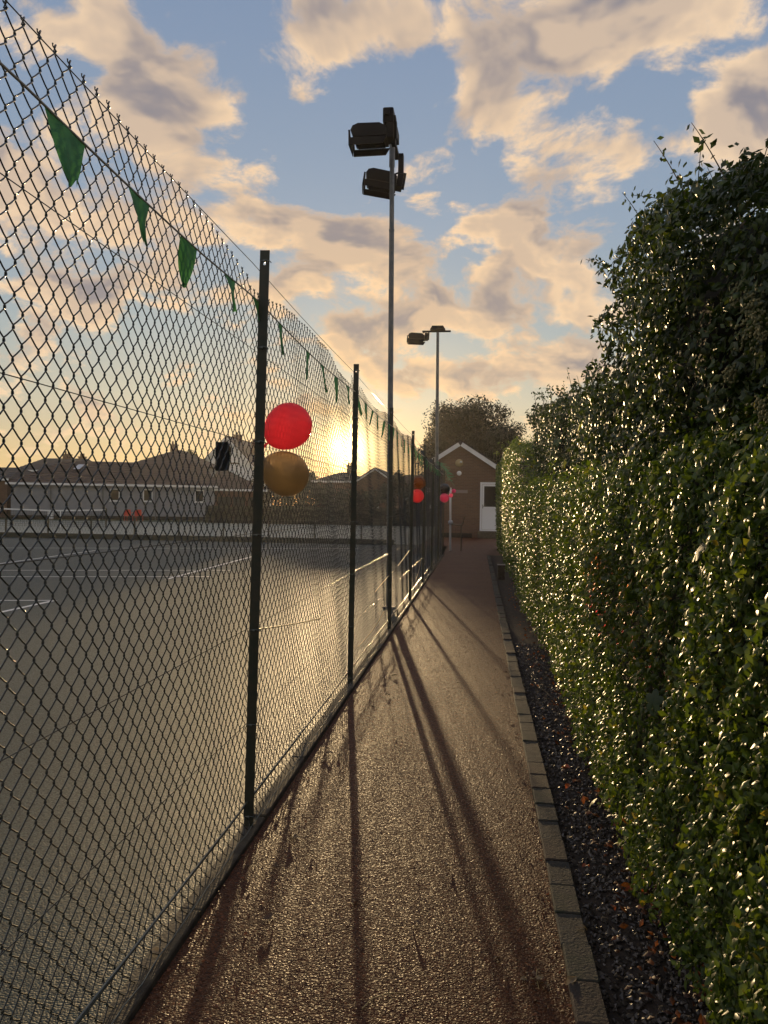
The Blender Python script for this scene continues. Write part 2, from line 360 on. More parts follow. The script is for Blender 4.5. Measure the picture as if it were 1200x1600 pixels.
# ------------------------------------------------------------------ ground
def sheet(name, x0, y0, x1, y1, z, m, nx=1, ny=1, **pr):
    b = MB(); xs = np.linspace(x0, x1, nx+1); ys = np.linspace(y0, y1, ny+1)
    v = [(x, y, z) for y in ys for x in xs]; f = [(j*(nx+1)+i, j*(nx+1)+i+1, (j+1)*(nx+1)+i+1, (j+1)*(nx+1)+i) for j in range(ny) for i in range(nx)]
    b.add(v, f); return b.build(name, m, None, **pr)
sheet('ground', -420, -60, 420, 440, -.02, m_grass, kind='structure')
sheet('court', -46, -8, -1.08, 29.9, -.004, m_court, kind='structure')
sheet('far_court', -60, 30.35, -2.2, 56.5, .0, m_court2, kind='structure')
sheet('path', -1.0, -6, .318, 37.9, 0.0, m_path, kind='structure')
sheet('yard', -2.15, 24.9, 3.0, 38, -.004, m_path, kind='structure')
sheet('soil_bed', .41, -3, 2.2, 24.9, -.012, m_earth, kind='structure')
# court lines, each painted strip lies 4 mm above the court
def strip(a, b, wd, name='court_line'):
    a = np.array(a[:2]); b = np.array(b[:2]); d = (b-a)/np.linalg.norm(b-a); n = np.array([-d[1], d[0]])*wd/2
    z = .0006
    o = MB().add([(*(a-n), z), (*(b-n), z), (*(b+n), z), (*(a+n), z)], [(0, 1, 2, 3)]).build(name, m_line, None)
    return o
lines = thing('court_markings', 'thin white painted lines crossing the green grey tennis court', 'court lines')
props(lines, kind='structure')
for (p, q_, wd) in [((-20, 961), (86, 938), .085), ((-40, 938), (86, 938), .07), ((-60, 901), (330, 901), .07), ((-60, 891), (360, 891), .07),
                    ((-40, 886), (150, 860), .08), ((-60, 856), (560, 857), .08), ((260, 905), (400, 868), .08)]:
    s_ = strip(GX(*p, .0006), GX(*q_, .0006), wd); s_.parent = lines

# kerb of bricks on the right of the path
kerb = thing('brick_kerb', 'long row of grey bricks edging the red brown path beside the gravel bed', 'kerb', (.366, 0, 0))
kme = [MB().box((-.049, -.106, -.08), (.049, .106, .018+.003*i), ch=.004).mesh('brick', m_kerb[i]) for i in range(3)]
y = -.8; i = 0
while y < 24.6:
    if i < 116:
        place('brick', kme[random.choice((0, 0, 1, 2))], kerb, (random.uniform(-.003, .003), y, random.uniform(-.003, .003)), (random.uniform(-.015, .015), random.uniform(-.02, .02), random.uniform(-.012, .012)))
    y += .2185; i += 1
# concrete / timber edging boards at the foot of the fence
edging = thing('edging_boards', 'weathered timber boards laid end to end below the chain link fence', 'edging', (-1.05, 0, 0))
eme = [MB().box((-.042, -.445, -.06), (.042, .445, .016), ch=.004).mesh('board', m_edge), MB().box((-.042, -.445, -.06), (.040, .445, .020), ch=.005).mesh('board', m_edge)]
for i in range(28):
    place('board', eme[i % 2], edging, (random.uniform(-.004, .004), -.3+i*.90, random.uniform(-.004, .003)), (0, random.uniform(-.03, .03), random.uniform(-.006, .006)))

# ------------------------------------------------------------------ the chain link fence
FX = -1.08; P0 = .62; BAY = 3.0; NB = 8; PH = .035; HH = .038; MH = 2.68
fence = thing('chain_link_fence', 'tall dark green chain link fence with angle iron posts along the path', 'fence', (FX, 0, 0))
def zigzag(n_w, hi, sag, seed):
    r_ = np.random.default_rng(seed); rows = int(MH/HH)
    if hi: fs = np.array([0, .13, .32, .68, .87]); fy = np.array([-.075, -.01, .27, .73, 1.01]); sides = 5; rad = .0021; fx = np.array([0, .8, 1, 1, .8])
    else: fs = np.array([0, .2, .8]); fy = np.array([-.07, .12, .88]); sides = 3; rad = .0017; fx = np.array([0, 1, 1])
    js = np.arange(rows); t = (js[:, None]+fs[None, :]).ravel(); t = np.append(t, rows)
    par = np.repeat(js % 2, len(fs)); fyy = np.tile(fy, rows); fxx = np.tile(fx, rows)
    Ys = []; Xs = []
    k_ = len(t); V = np.zeros((n_w, k_, 3))
    for i in range(n_w):
        s_ = (par+i) % 2
        yy = np.where(s_ == 0, fyy, 1-fyy); xx = np.where(s_ == 0, fxx, -fxx)*.0022
        last = (rows+i) % 2; yy = np.append(yy, -.07 if last == 0 else 1.07); xx = np.append(xx, 0)
        V[i, :, 0] = xx; V[i, :, 1] = (i+yy)*PH; V[i, :, 2] = t*HH+.012
    L = n_w*PH; u = V[..., 1]/L; zf = V[..., 2]/MH
    V[..., 2] -= sag(u)*np.clip(zf, 0, 1)**3
    V[..., 0] += .010*np.sin(u*7+zf*5+seed)*np.sin(math.pi*zf)+.004*np.sin(u*23+zf*9)
    V[..., 1] += .006*np.sin(zf*13+seed+u*3)+.003*np.sin(zf*31+u*40)
    V[..., 2] += .004*np.sin(u*29+seed)+.003*np.sin(u*61+zf*8)
    # bottom kicks out a little where it bunches over the edging
    lo = np.clip(1-V[..., 2]/.14, 0, 1); V[..., 0] += lo*(.034+.014*np.sin(u*19+seed))
    T = np.zeros_like(V); T[:, 1:-1] = V[:, 2:]-V[:, :-2]; T[:, 0] = V[:, 1]-V[:, 0]; T[:, -1] = V[:, -1]-V[:, -2]
    T /= np.linalg.norm(T, axis=2, keepdims=True)
    A = np.cross(T, np.array([1.0, 0, 0])); A /= np.linalg.norm(A, axis=2, keepdims=True); B = np.cross(T, A)
    th = np.arange(sides)*2*math.pi/sides
    ring = V[:, :, None, :]+rad*(np.cos(th)[None, None, :, None]*A[:, :, None, :]+np.sin(th)[None, None, :, None]*B[:, :, None, :])
    VV = ring.reshape(-1, 3)
    w_ = np.arange(n_w)[:, None, None]; kk = np.arange(k_-1)[None, :, None]; ss_ = np.arange(sides)[None, None, :]; s2 = (ss_+1) % sides
    b0 = w_*k_*sides+kk*sides
    quad = np.stack(np.broadcast_arrays(b0+ss_, b0+s2, b0+sides+s2, b0+sides+ss_), -1).reshape(-1, 4)
    # knuckles along the top
    top = V[:, -1, :]
    kn = MB()
    for i in range(0, n_w, 2):
        c = top[i]
        kn.tube([(c[0], c[1]-.004, c[2]-.006), (c[0]+.003, c[1]-.003, c[2]+.010), (c[0]+.002, c[1]+.003, c[2]+.016), (c[0]-.003, c[1]+.006, c[2]+.009)], .0024, 5 if hi else 3)
        if hi: kn.tube([(c[0]+.004, c[1]+.005, c[2]-.002), (c[0]-.004, c[1]-.001, c[2]+.012), (c[0]-.002, c[1]-.005, c[2]+.017)], .0022, 4)
    q = []
    for f in kn.f:
        if len(f) == 4: q.append(f)
    kv = np.array(kn.v); q = np.array(q)+len(VV)
    return np_mesh('wire_mesh', np.vstack([VV, kv]), 4, np.vstack([quad, q]), m_pvc, smooth=hi)
NW = int(BAY/PH)
me_a = zigzag(NW, True, lambda u: -.008+.075*np.clip((u-.75)/.25, 0, 1)**1.5+.01*np.sin(u*9), 1)
me_b = zigzag(NW, True, lambda u: .09*np.clip(1-u/.3, 0, 1)+.03+.09*np.clip((u-.66)/.14, 0, 1), 2)
me_c = zigzag(NW, False, lambda u: .05+.08*np.sin(math.pi*u)**2, 3)
for i in range(NB):
    me = me_a if i == 0 else me_b if i == 1 else me_c
    o = place('wire_mesh', me, fence, (-.004, P0+BAY*i+.012, 0), kind='stuff')
    o.scale = (1, (BAY-.01)/(NW*PH), 1)
# posts: angle iron, a real hole near the top
def post_mesh():
    b = MB(); w_ = .046; t_ = .005; H = 2.738; hz = 2.675; hr = .0065
    # flange across the path (seen face on), in pieces round the hole
    x0, x1, y0, y1 = 0, w_, 0, t_
    b.box((x0, y0, -.05), (x1, y1, hz-hr)); b.box((x0, y0, hz+hr), (x1, y1, H)); cx = w_*.5
    b.box((x0, y0, hz-hr), (cx-hr, y1, hz+hr)); b.box((cx+hr, y0, hz-hr), (x1, y1, hz+hr))
    b.box((x0, t_, -.05), (t_, w_, H))
    return b.mesh('post', m_post)
pm = post_mesh()
tie = MB().tube([(.006, -.010, 0), (.03, -.012, .006), (.052, -.006, .0), (.054, .004, -.004)], .0022, 5).lathe([(.0001, -.006), (.007, -.006), (.007, .004), (.0001, .005)], 8, at=(.024, -.009, 0), axis=(0, -1, 0)).mesh('tie_wire', m_wire)
WZ = [.06, .50, .95, 1.40, 1.835, 2.28, 2.68]
for i in range(NB+1):
    y = P0+BAY*i
    p = place('post', pm, fence, (.001, y, 0), (0, R((1.2, .95, .35, -.2, .3, .2, .3, .2, .2)[i]), 0))
    for z in (WZ if i < 4 else []):
        place('tie_wire', tie, p, (0, 0, z+random.uniform(-.004, .004)))
# straining wires
def line_wire(z, r, wob, y0=P0, y1=P0+BAY*NB, x=.0, m=m_wire, name='line_wire', seg=10, dip=0.0):
    pts = []
    n = NB*seg
    for i in range(n+1):
        y = y0+(y1-y0)*i/n; f = (y-P0)/BAY % 1
        pts.append((x+.0, y, z-dip*math.sin(math.pi*f)+random.uniform(-wob, wob)))
    return MB().tube(pts, r, 5).build(name, m, fence)
for z in WZ[1:-1]: line_wire(z, .0016, .001, x=.006, m=m_pvc)
line_wire(2.682, .0019, .0005, x=.008, dip=.010, m=m_pvc)
line_wire(.128, .0052, .003, x=.016); line_wire(.106, .0052, .003, x=.004); line_wire(.030, .0024, .008, x=.050, seg=24)
# loose cord for the slack wire, its shine put into straw colour
for (a, b_, c) in [((403, 983, 3.9), (460, 976, 4.9), (502, 966, 5.6)), ((586, 925, 8.6), (602, 905, 9.3), (614, 893, 9.9)), ((622, 884, 10.6), (634, 868, 11.2), (640, 860, 12)), ((650, 905, 14), (656, 890, 14.5), (658, 872, 15)), ((560, 1010, 7.0), (585, 985, 7.7), (600, 955, 8.4))]:
    def onf(t_): 
        d = ray(t_[0], t_[1]); k_ = (FX+.012)/d[0]; return np.array([.012, d[1]*k_, CH+d[2]*k_])
    A_, B_, C_ = onf(a), onf(b_), onf(c)
    pts = [A_*(1-t)**2+B_*2*t*(1-t)+C_*t*t for t in np.linspace(0, 1, 9)]
    MB().tube(pts, .0035, 5).build('straw_strand', m_straw, fence)

# bunting
def on_side(px, X=FX+.03):
    d = ray(px, 500); return d[1]*X/d[0]
bunt = thing('bunting', 'string of ragged green cloth triangles tied along the top of the chain link fence', 'bunting', (FX+.035, 0, 0))
def bz(y):
    f = ((y-P0)/BAY) % 1
    return 2.505-.03*math.sin(math.pi*f)+.02*max(0, 1-abs(y-1.7)/1.2)
MB().tube([(0, y, bz(y)) for y in np.arange(.8, 24.6, .15)], .0036, 5).build('cord', m_cord, bunt)
flag_y = [on_side(v) for v in (97, 213, 292, 357, 399, 436)]+[on_side(482)+.49*i+random.uniform(-.07, .07) for i in range(36)]
for i, y in enumerate(flag_y):
    if y > 24: break
    wd = (.20, .15, .16, .13, .12, .10)[i] if i < 6 else random.uniform(.11, .17); h = (.145, .13, .155, .14, .13, .16)[i] if i < 6 else random.uniform(.13, .19); nu, nv = 6, 8; v = []; ph = random.uniform(0, 6); tw = random.uniform(-.4, .5)*(i > 1); blow = random.uniform(-.03, .03); nar = random.uniform(0, .6) if i > 2 else 0
    for a in range(nv+1):
        t = a/nv
        for c in range(nu+1):
            s_ = c/nu-.5; half = (1-t*(.8 if i in (0, 3, 4) else .93))
            u = s_*wd*half*(1-nar*t)+.015*t*math.sin(ph*2)*t
            yy = u*math.cos(tw*t); xx = u*math.sin(tw*t)+.006*math.sin(s_*9+ph+t*3)*(.3+t)+blow*t
            zz_ = bz(y+u)-.003-t*h+random.uniform(-.004, .004)*(a == nv)+.005*math.sin(s_*14+ph)*t
            if a == nv: zz_ += random.uniform(-.012, .012)
            v.append((xx, y+yy+(.03*t*t if i % 3 else -.02*t), zz_))
    f = [(a*(nu+1)+c, a*(nu+1)+c+1, (a+1)*(nu+1)+c+1, (a+1)*(nu+1)+c) for a in range(nv) for c in range(nu)]
    MB().add(v, f, 0, True).build('flag', m_flag, bunt)

# balloons
def balloon(c, neck, r, m, label, group=None):
    c = np.array(c); neck = np.array(neck); ax = neck-c; L = np.linalg.norm(ax); t = thing('balloon', label, 'balloon', c, 0, group)
    pr = []
    for i in range(25):
        a = math.pi*i/24; rr = r*math.sin(a); z = -r*math.cos(a)
        if z > 0: z = z*1.22; rr *= (1-.10*(z/(r*1.22))**2)
        pr.append((max(rr, .0001 if i == 0 else .006), z))
    MB().lathe(pr, 36, axis=ax).build('skin', m, t)
    q = ax/L; e = q*r*1.2
    MB().lathe([(.004, 0), (.006, .008), (.004, .016), (.011, .03)], 10, axis=ax, at=e).build('knot', m, t)
    if L > r*1.25: MB().tube([e+q*.02, (e+q*.02+ax)/2+np.array([0, 0, -.01]), ax], .0015, 4).build('string', m_cord, t)
    return t
PN = lambda i, z: np.array([FX+.035, P0+BAY*i+.02, z])
balloon(PX(452, 665, 3.86), PX(404, 704, 3.80), .114, m_bred, 'big red balloon tied to the nearest fence post, above the gold one')
balloon(PX(448, 741, 3.86), PX(402, 716, 3.80), .112, m_bgold, 'dull gold balloon on the nearest fence post, under the big red one')
balloon(PX(654, 754, 12.98), PN(4, 1.9), .112, m_bbrown, 'dark brown balloon on a farther fence post, above the small bright red one')
balloon(PX(652, 775, 12.98), PN(4, 1.85), .112, m_bred, 'small bright red balloon on a farther fence post, under the dark brown one')
balloon(PX(694.5, 764, 22.1), PN(7, 2.0), .155, m_bblack, 'black balloon near the far end of the fence, above the pink one')
balloon(PX(694.5, 778, 22.0), PN(7, 1.9), .13, m_bpink, 'pink balloon near the far end of the fence, under the black one')
balloon(PX(709, 767, 26.2), PX(704, 771, 26.3), .07, m_bpink, 'tiny pink balloon on top of the white gate post, the upper right one')
balloon(PX(704.5, 774, 26.1), PX(703, 778, 26.3), .07, m_bpink, 'tiny pink balloon on the white gate post, the lower left one')

# little dark lamp box hung on the court side of the fence
lb = thing('lamp_box', 'small dark tapering lamp box hanging from the middle wire of the fence', 'lamp', (FX-.05, 3.42, 1.75)); lb.scale = (.72, .72, .8)
MB().prism([(-.02, .085), (.055, .050), (.035, -.01), (-.0, -.075), (-.02, -.07)], 'x', -.05, .03).build('housing', m_black, lb)
MB().box((.031, .004, -.035), (.036, .024, .03)).build('diffuser', mat('pale_diffuser', (.25, .26, .2), .3), lb)
MB().tube([(0, -.01, .07), (.03, -.01, .095), (.045, -.005, .10)], .003, 5).build('hook', m_wire, lb)

# ------------------------------------------------------------------ floodlight poles
def flood_head(parent, at, rz, ry, hs=.80):
    h = props(link(bpy.data.objects.new('lamp_head', MB().prism([(0, .04), (.0, -.12), (-.62, -.12), (-.66, .0), (-.62, .08), (-.52, .12), (-.12, .11)], 'y', -.2, .2).mesh('lamp_head', m_black)), parent))
    h.location = at; h.rotation_euler = (0, ry, rz); h.scale = (hs, 1, hs)
    MB().prism([(.02, -.142), (-.06, -.27), (-.68, -.27), (-.70, .0), (-.665, .0), (-.655, -.142)], 'y', -.205, -.19).build('visor', m_black, h)
    MB().prism([(.02, -.142), (-.06, -.27), (-.68, -.27), (-.70, .0), (-.665, .0), (-.655, -.142)], 'y', .19, .205).build('visor', m_black, h)
    MB().box((-.7, -.19, -.27), (-.688, .19, -.02)).build('visor', m_black, h)
    MB().box((-.58, -.17, -.152), (-.06, .17, -.1405)).build('glass', m_glass, h)
    MB().box((.002, -.11, -.12), (.13, .11, .16), ch=.01).box((.13, -.04, -.1), (.18, .04, .22)).build('gear_box', m_black, h)
    MB().tube([(-.1, 0, .15), (.02, 0, .23), (.14, 0, .22)], .018, 6).build('stirrup', m_black, h)
    return h
fp1 = thing('floodlight_pole', 'tall grey floodlight pole carrying two black hooded lamps one behind the other', 'floodlight', (-1.34, 11.8, 0), 0)
top = PX(613, 214, 11.8); bx = PX(607.5, 955, 11.8)
fp1.location = (bx[0], 11.8, 0); dxp = top[0]-bx[0]; tz = top[2]
MB().tube([(0, 0, 0), (dxp*.8, 0, tz*.8)], [.044, .038], 12).tube([(dxp*.8, 0, tz*.8), (dxp*.80, 0, tz*.80+.03)], .042, 12).tube([(dxp*.8, 0, tz*.8+.02), (dxp, 0, tz)], [.036, .033], 12).build('pole', m_pole, fp1)
MB().tube([(dxp, 0, tz-.45), (dxp, 0, tz+.02)], .043, 12).build('sleeve', m_pole, fp1)
MB().box((dxp-.035, -.75, tz-.02), (dxp+.035, .75, tz+.04)).box((dxp-.09, -.14, tz-.06), (dxp+.09, .14, tz+.08)).build('cross_arm', m_black, fp1)
flood_head(fp1, (dxp-.0, -.62, tz-.25), 0, R(-1), .76)
MB().box((dxp-.06, -.70, tz-.1), (dxp+.09, -.50, tz+.10), ch=.01).box((dxp+.06, -.66, tz-.4), (dxp+.12, -.54, tz+.0)).build('bracket', m_black, fp1)
flood_head(fp1, (dxp-.0, .66, tz-.42), R(8), R(9), .74)
MB().box((dxp+.03, .6, tz-.45), (dxp+.11, .72, tz+.02)).build('bracket', m_black, fp1)
MB().box((-.09, -.09, 0), (.09, .09, .012)).build('base_plate', m_pole, fp1)
fp2 = thing('floodlight_pole', 'farther thin floodlight pole with a T bar and one lamp hanging on its left', 'floodlight', (0, 0, 0), 0)
top = PX(684, 519, 25.6); bx = PX(681.5, 863, 25.6); fp2.location = (bx[0], 25.6, 0); dxp = top[0]-bx[0]; tz = top[2]
MB().tube([(0, 0, 0), (dxp, 0, tz)], [.068, .045], 12).build('pole', m_pole, fp2)
MB().box((dxp-.5, -.03, tz-.0), (dxp+.42, .03, tz+.05)).build('cross_arm', m_black, fp2)
MB().prism([(-.24, .055), (.25, .055), (.18, .17), (-.17, .17)], 'y', -.2, .2).build('control_box', m_black, fp2).location = (dxp, 0, tz)
h2 = flood_head(fp2, (dxp-.42, 0, tz-.16), 0, R(3))

# ------------------------------------------------------------------ leaves and plants
def leaf_mesh(name, Pn, Nrm, size, rnd, m, asp=.55, cup=.16):
    """real leaf blades: five points, folded on the midrib"""
    n = len(Pn); Nrm = Nrm/np.linalg.norm(Nrm, axis=1, keepdims=True)
    a = rng.normal(size=(n, 3)); T = np.cross(a, Nrm); T /= np.linalg.norm(T, axis=1, keepdims=True); B = np.cross(Nrm, T)
    s_ = size[:, None]; c = cup*s_
    base = Pn-T*s_*.5; tip = Pn+T*s_*.5-Nrm*c*.6
    ml = Pn+B*s_*asp*.5-Nrm*c*.3*rng.uniform(.2, 1.6, (n, 1)); mr = Pn-B*s_*asp*.5-Nrm*c*.3*rng.uniform(.2, 1.6, (n, 1)); mc = Pn+Nrm*c*.5
    V = np.stack([base, ml, mc, mr, tip], 1).reshape(-1, 3); o = np.arange(n)[:, None]*5
    I = np.concatenate([o+np.array([0, 2, 1]), o+np.array([0, 3, 2]), o+np.array([1, 2, 4]), o+np.array([2, 3, 4])], 1).reshape(-1)
    return np_mesh(name, V, 3, I, m, smooth=True, attr=np.repeat(rnd, 5))
def vnoise(x, y, s=1.0):
    return (np.sin(x*2.1*s+1.3)*np.cos(y*1.7*s+.4)+.6*np.sin(x*4.7*s+y*3.9*s)+.4*np.sin(x*9.1*s-y*7.3*s+2))/2
def hedge(name, label, cat, y0, y1, Hf, Xf, zb, dens, lsize, m, depth=.9, bulge=.09, shell=.10, twigs=8, z_fun=None):
    t = thing(name, label, cat, (Xf(y0*.5+y1*.5, 1.0)+.4, (y0+y1)/2, 0)); L0 = t.location.copy()
    ns = []
    # face
    Y = []; 
    k_ = 1.25
    u = rng.uniform(0, 1, dens); yy = ((y0+.0)**(1-k_)*(1-u)+u*y1**(1-k_))**(1/(1-k_)) if y1/y0 > 2 else rng.uniform(y0, y1, dens)
    H = np.array([Hf(v) for v in yy]); part = rng.uniform(0, 1, dens)
    face = part < .74; 
    zz_ = zb+(H-zb)*rng.uniform(0, 1, dens)**.95
    x = np.array([Xf(a, b_) for a, b_ in zip(yy, zz_)])+bulge*vnoise(yy*1.6, zz_*1.6)+.045*vnoise(yy*6, zz_*6)
    # rounded shoulder
    x += .25*np.clip((zz_-(H-.25))/.25, 0, 1)**2.2
    dep = rng.exponential(shell*.6, dens)-shell*.35; xf = x+dep
    Nf = np.stack([-np.ones(dens), np.zeros(dens), .35*np.ones(dens)], 1)
    topx = np.array([Xf(a, b_) for a, b_ in zip(yy, H)])+.12+rng.uniform(0, 1, dens)*depth
    topz = H+.08*vnoise(yy*4, topx*4)+rng.normal(0, .045, dens)-.05
    Pn = np.where(face[:, None], np.stack([xf, yy, zz_], 1), np.stack([topx, yy, topz], 1))
    Nn = np.where(face[:, None], Nf, np.array([[-.2, 0, 1.0]]))+rng.normal(0, .62, (dens, 3))
    sz = lsize*(1+.055*np.maximum(yy-2.5, 0))*rng.uniform(.6, 1.25, dens)
    patch = vnoise(yy*.9+3, zz_*1.1)*.18
    r_ = np.clip(rng.beta(2, 2.6, dens)+patch, 0, .965); r_[rng.uniform(0, 1, dens) < .012] = .99
    # end faces
    me = leaf_mesh('foliage', Pn-np.array(L0), Nn, sz, r_, m)
    place('foliage', me, t, kind='stuff')
    ne = dens//9
    for ye, sg in ((y0, -1), (y1, 1)):
        zE = zb+(Hf(ye)-zb)*rng.uniform(0, 1, ne); xE = np.array([Xf(ye, b_) for b_ in zE])+rng.uniform(0, depth, ne)
        PE = np.stack([xE, ye+sg*rng.exponential(.05, ne)-sg*.03, zE], 1)-np.array(L0)
        place('end_foliage', leaf_mesh('end_foliage', PE, np.array([[0, sg, .3]])+rng.normal(0, .6, (ne, 3)), lsize*(1.2+.055*max(ye-2.5, 0))*rng.uniform(.6, 1.2, ne), rng.beta(2, 2.6, ne)*.9, m), t, kind='stuff')
    # added opaque lumpy core, dark for the shade deep between the leaves
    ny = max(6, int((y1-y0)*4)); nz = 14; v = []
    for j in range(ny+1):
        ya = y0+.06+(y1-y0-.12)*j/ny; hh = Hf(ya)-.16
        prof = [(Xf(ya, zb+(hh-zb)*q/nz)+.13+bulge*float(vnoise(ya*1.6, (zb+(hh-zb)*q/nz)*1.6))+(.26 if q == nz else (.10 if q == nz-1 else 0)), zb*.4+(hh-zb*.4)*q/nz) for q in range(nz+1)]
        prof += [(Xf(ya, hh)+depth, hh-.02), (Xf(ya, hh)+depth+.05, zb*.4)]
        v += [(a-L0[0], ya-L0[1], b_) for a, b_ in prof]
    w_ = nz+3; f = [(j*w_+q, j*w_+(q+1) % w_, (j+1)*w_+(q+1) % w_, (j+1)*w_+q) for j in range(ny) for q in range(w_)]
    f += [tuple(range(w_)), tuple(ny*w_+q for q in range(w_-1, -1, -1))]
    MB().add(v, f, 0, False).build('dark_core', m_core, t)
    for i in range(twigs):
        ya = y0+(y1-y0)*(i+.5)/twigs+random.uniform(-.1, .1); xa = Xf(ya, .1)+random.uniform(.08, .25)
        MB().tube([(xa-L0[0], ya-L0[1], -.05), (xa+random.uniform(-.04, .04)-L0[0], ya+random.uniform(-.05, .05)-L0[1], zb*.6+.1), (xa+random.uniform(-.05, .1)-L0[0], ya-L0[1]+random.uniform(-.1, .1), zb+.45)], [.022, .016, .010], 6).build('stem', m_bark, t)
    return t
def sprig(t, a, b_, sag, m, n=16, ls=.035, rad=.003, opposite=True):
    """a thin shoot that stands out of the outline, with its own leaves"""
    a = np.array(a, float); b_ = np.array(b_, float); L0 = np.array(t.location); mid = (a+b_)/2+np.array([0, 0, sag])
    pts = [a*(1-q)**2+mid*2*q*(1-q)+b_*q*q-L0 for q in np.linspace(0, 1, 8)]
    MB().tube(pts, [rad*(1-.6*q/7) for q in range(8)], 5).build('shoot', m_bark, t)
    q = rng.uniform(.08, 1, n*2)[:, None]; A, M_, B_ = a-L0, mid-L0, b_-L0
    Pn = A*(1-q)**2+M_*2*q*(1-q)+B_*q*q+rng.normal(0, ls*.45, (n*2, 3))
    place('shoot_leaves', leaf_mesh('shoot_leaves', Pn, rng.normal(0, 1, (n*2, 3)), ls*rng.uniform(.6, 1.2, n*2), rng.uniform(0, .8, n*2), m), t, kind='stuff')

def lin(pts):
    xs = [p[0] for p in pts]; zs = [p[1] for p in pts]
    return lambda v: float(np.interp(v, xs, zs))
# clipped privet along the path, shoulder height near, rising far off
Hp = lin([(1.0, 1.80), (3, 1.86), (6, 1.80), (8.5, 1.82), (12, 1.95), (14.5, 2.55), (17, 2.95), (21, 3.0), (29, 3.05)])
Xp = lambda y, z: .665+.035*math.sin(y*.9+1)-.02*z+.002*y+.06*max(0, .3-z)
privet = hedge('privet_hedge', 'long clipped privet hedge with small glossy leaves running down the right of the path', 'hedge', 1.0, 29.5, Hp, Xp, .12, 118000, .034, m_privet, depth=.8, bulge=.045, twigs=26)
Hn = lin([(1.2, 2.42), (2.2, 2.52), (3.0, 2.78), (3.7, 3.00), (4.2, 2.92), (4.9, 2.35)])
Xn = lambda y, z: .81-.12*math.exp(-((y-4.0)/.8)**2)*max(0, z-1.6)+.05*math.sin(y*2+z*2)+.10*max(0, 2.0-z)
haw = hedge('hawthorn_bush', 'tall dark overgrown bush leaning out above the near end of the privet hedge', 'bush', 1.2, 4.9, Hn, Xn, 1.40, 46000, .040, m_haw, depth=1.1, bulge=.19, shell=.16, twigs=5)
Hm = lin([(5.2, 2.38), (7, 2.62), (9, 2.85), (12, 3.15), (15, 3.45)])
Xm = lambda y, z: 1.05+.06*math.sin(y*1.3+z)
mid = hedge('dark_shrub_hedge', 'dark green set back shrubs rising behind the middle of the privet hedge', 'hedge', 5.2, 15, Hm, Xm, 1.3, 30000, .042, m_haw, depth=1.0, bulge=.12, shell=.14, twigs=8)
for (pa, pb, Y, sg, n) in [((990, 455), (915, 405), 4.2, .05, 22), ((985, 515), (928, 497), 4.3, .01, 12), ((1085, 330), (990, 305), 3.9, .03, 26), ((1105, 330), (1107, 284), 3.4, 0, 12), ((1000, 410), (962, 392), 4.2, 0, 10), ((1030, 400), (1005, 372), 4.1, 0, 14),
                           ((1150, 310), (1165, 252), 2.9, .02, 14), ((1190, 290), (1160, 250), 2.8, .05, 14), ((1180, 300), (1196, 262), 2.7, 0, 12), ((1075, 352), (1050, 335), 3.6, 0, 12)]:
    sprig(haw, PX(*pa, Y), PX(*pb, Y), sg, m_haw, n, .034)
for (pa, pb, Y) in [((838, 640), (834, 612), 13.5), ((862, 625), (858, 600), 12), ((890, 622), (900, 598), 10.5), ((915, 615), (922, 596), 9), ((935, 610), (952, 590), 8), ((850, 630), (843, 618), 13), ((905, 618), (893, 604), 10), ((948, 602), (940, 588), 7.5), ((832, 665), (822, 640), 13.5), ((872, 622), (880, 607), 12)]:
    sprig(mid, PX(*pa, Y), PX(*pb, Y), .05, m_haw, 10, .06, .005)
for (pa, pb, Y) in [((790, 705), (780, 690), 20), ((800, 700), (795, 688), 18), ((812, 700), (806, 682), 16), ((835, 720), (828, 700), 13), ((860, 745), (868, 722), 9.5), ((885, 750), (872, 740), 8.5), ((905, 745), (912, 720), 6.4), ((780, 712), (772, 704), 22)]:
    sprig(privet, PX(*pa, Y), PX(*pb, Y), .03, m_privet, 9, .06, .004)
for i in range(26):
    y = random.uniform(2.0, 4.9); h_ = Hn(y); x = Xn(y, h_)+random.uniform(0, .5); a = np.array([x+.1, y, h_-.12])
    sprig(haw, a, a+np.array([random.uniform(-.16, .1), random.uniform(-.12, .15), random.uniform(.12, .34)]), .03, m_haw, random.randint(5, 12), .036)
for i in range(22):
    y = random.uniform(5.4, 14.5); h_ = Hm(y); a = np.array([Xm(y, h_)+random.uniform(.1, .6), y, h_-.1])
    sprig(mid, a, a+np.array([random.uniform(-.2, .15), random.uniform(-.2, .2), random.uniform(.18, .42)]), .04, m_haw, random.randint(6, 10), .055, .005)
